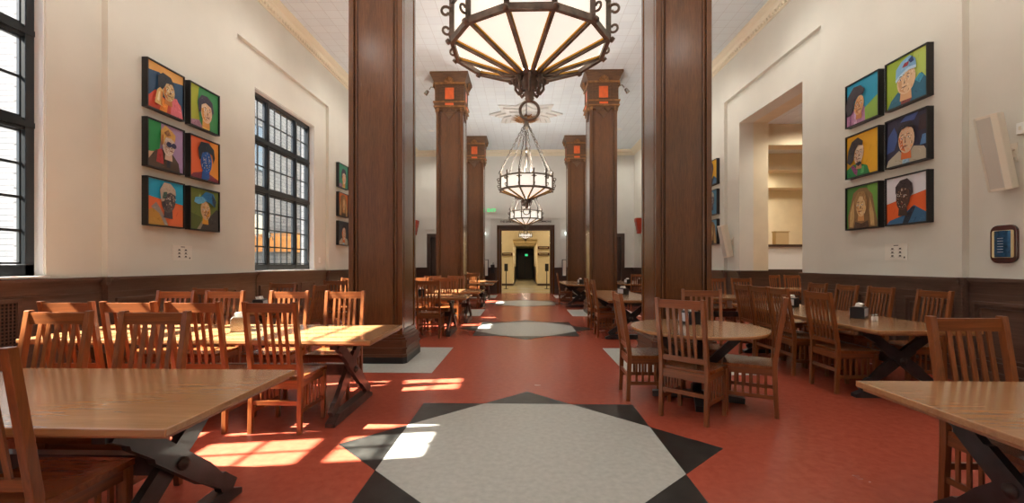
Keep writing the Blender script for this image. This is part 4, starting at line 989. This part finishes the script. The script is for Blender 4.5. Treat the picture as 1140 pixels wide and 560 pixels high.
MB().box(-5.1, 5.1, Y1+.2, 29.2, 4.3, 4.4, 'cream').build('ceiling_lobby', kind='structure')
MB().box(-.9, 1, 29.2, 44.1, 2.9, 3.1, 'cream').build('ceiling_corridor', kind='structure')
b = MB(); b.box(-5, -.72, 28.96, 29, 0, .14, 'wains_x'); b.box(.86, 5, 28.96, 29, 0, .14, 'wains_x'); b.box(-.72, -.68, 29.2, 43.9, 0, .14, 'wains_x'); b.box(.82, .86, 29.2, 43.9, 0, .14, 'wains_x')
b.box(-.72, -.70, 33, 43.9, .14, 1.2, 'wains_x'); b.box(.84, .86, 33, 43.9, .14, 1.2, 'wains_x')
b.box(-5, 5, 24.9, 25.5, 3.75, 4.3, 'cream')
b.build('baseboard_lobby', kind='structure')
b = MB(); b.box(-.7, .84, 42.5, 42.6, .0, 2.4, 'black'); b.box(-.55, .03, 42.44, 42.5, .05, 2.2, 'dark_door'); b.box(.1, .7, 42.44, 42.5, .05, 2.2, 'dark_door'); b.build('door_4', kind='structure')
for x0, x1, z0, z1, l in ((-1.42, -.74, 1.95, 2.13, 'dark sign board left of the corridor beyond the doorway'), (.88, 1.62, 1.95, 2.13, 'lower dark sign board right of the corridor'), (.88, 1.62, 2.36, 2.54, 'upper dark sign board right of the corridor')):
    t = thing('sign_board', l, 'sign', ((x0+x1)/2, 28.98, (z0+z1)/2)); h = (x1-x0)/2; b = MB(); b.box(-h, h, -.05, 0, -.09, .09, 'plaque_wood'); b.build('board', t); b = MB()
    for k in range(9): b.box(-h*.75+k*h*.17, -h*.75+k*h*.17+h*.1, -.055, -.05, -.025, .03, 'tin')
    b.build('lettering', t)
t = thing('exit_sign', 'tiny green exit sign deep in the corridor', 'exit sign', (.2, 40, 2.2)); b = MB(); b.box(-.12, .12, -.02, .02, -.09, .09, 'green_glow'); b.build('lit_face', t); b = MB(); b.box(-.14, .14, .02, .04, -.1, .1, 'black'); b.box(-.01, .01, .0, .02, .09, .7, 'black'); b.build('housing', t)
def stanchion(x, label):
    t = thing('sign_stand', label, 'sign stand', (x, 25.4, 0)); b = MB(); b.lathe([(.16,0),(.16,.015),(.03,.03),(.02,.04)], 'black', 16); b.build('base', t); b = MB(); b.tube([(0,0,.02),(0,0,1.05)], .025, 'black', 8); b.build('pole', t); b = MB(); b.box(-.1, .1, -.02, .02, 1.0, 1.42, 'black'); b.build('sign_panel', t)
stanchion(-1.02, 'black sign stand on a pole at the left of the doorway'); stanchion(1.28, 'black sign stand on a pole at the right of the doorway')
for x, y in ((-2.5, 24), (2.5, 24), (-2.5, 27.5), (2.5, 27.5)): lamp('lobby_lamp', 'AREA', (x, y, 4.25), LOBBY_W, (1,.85,.6), .4, (0,0,0))
lamp('corridor_lamp', 'AREA', (.05, 31, 2.85), 22, (1,.87,.66), .3, (0,0,0))
lamp('corridor_lamp', 'AREA', (.05, 35.5, 2.85), 26, (1,.87,.66), .3, (0,0,0))

# ------------------------------------------------------------------ adjoining room through the right opening
AX0, AX1, AY0, AY1 = 5.98, 11, 5.5, 17
MB().box(5.98, AX1, AY0, AY1, -.12, 0, 'floor').build('floor_adjoining', kind='structure')
MB().box(5.98, AX1+.1, AY0, AY1+.1, 4.87, 4.97, 'ceiling').build('ceiling_adjoining', kind='structure')
b = MB(); b.box(AX1, AX1+.1, AY0, AY1, 0, 4.9, 'jamb'); b.box(5.98, AX1, AY1, AY1+.1, 0, 4.9, 'jamb'); b.box(5.98, AX1, AY0-.1, AY0, 0, 4.9, 'jamb')
b.box(5.98, AX1, 14.0, 14.12, 0, 1.93, 'white'); b.box(5.88, 5.98, AY0, dy0-.4, 0, 4.9, 'jamb'); b.box(5.88, 5.98, dy1+.4, AY1, 0, 4.9, 'jamb')
b.build('wall_adjoining', kind='structure')
b = MB(); b.box(5.98, AX1, 13.92, 14.2, 1.93, 2.0, 'wains_x'); b.box(5.98, AX1, 13.94, 14.0, 1.14, 1.24, 'wains_x'); b.box(5.98, AX1, 13.97, 14.0, 0, 1.14, 'wains_x'); b.build('baseboard_adjoining', kind='structure')
b = MB()
for y in (11.3, 14.3): b.box(5.98, AX1, y, y+.45, 4.35, 4.87, 'jamb')
b.box(5.98, AX1, 16.4, AY1, 4.15, 4.87, 'jamb')
b.build('trim_beams', kind='structure')
t = thing('tan_box', 'tan block standing on the ledge seen through the right opening', 'box', (8.0, 14.06, 2.0)); b = MB(); b.box(-.3, .1, -.1, .1, 0, .38, 'stone'); b.build('body', t, bevel=.01); b = MB(); b.box(-.32, .12, -.11, .11, .38, .41, 'stone'); b.build('lid', t)
for x, y, l in ((8.0, 12.9, 'farther recessed light in the adjoining room ceiling'), (6.75, 10.5, 'nearer recessed light in the adjoining room ceiling'), (8.4, 9.6, 'recessed light deeper in the adjoining room ceiling')):
    t = dup(dl0, (x, y, 4.87), 0, l); lamp('adjoining_lamp', 'SPOT', (0,0,-.03), ROOM2_W, (1,.92,.8), .1, parent=t, spot=math.radians(160))
lamp('adjoining_lamp', 'AREA', (8, 15.6, 4.6), 90, (1,.88,.7), .5)

# groups of repeats
GR = {'dining_chair': 'oak slat-back dining chairs', 'trestle_table': 'trestle dining tables', 'column': 'walnut columns', 'chandelier': 'hanging bowl chandeliers',
      'downlight': 'recessed ceiling lights', 'napkin_dispenser': 'napkin dispensers on the tables', 'shaker': 'shakers on the tables', 'portrait_painting': 'framed portraits on the side walls',
      'caption_sheet': 'caption sheets under the portraits', 'wall_speaker': 'column speakers on the right wall', 'wall_sconce': 'wall lamps by the end doorway', 'poster_frame': 'posters by the end doorway',
      'spotlight': 'spotlights on the column capitals', 'sign_board': 'sign boards in the lobby', 'sign_stand': 'sign stands in the doorway', 'wall_ornament': 'red wall ornaments'}
for o in list(COL.objects):
    if o.parent is None and 'category' in o.keys() and 'group' not in o.keys():
        g = GR.get(o.name.split('.')[0])
        if g: o['group'] = g
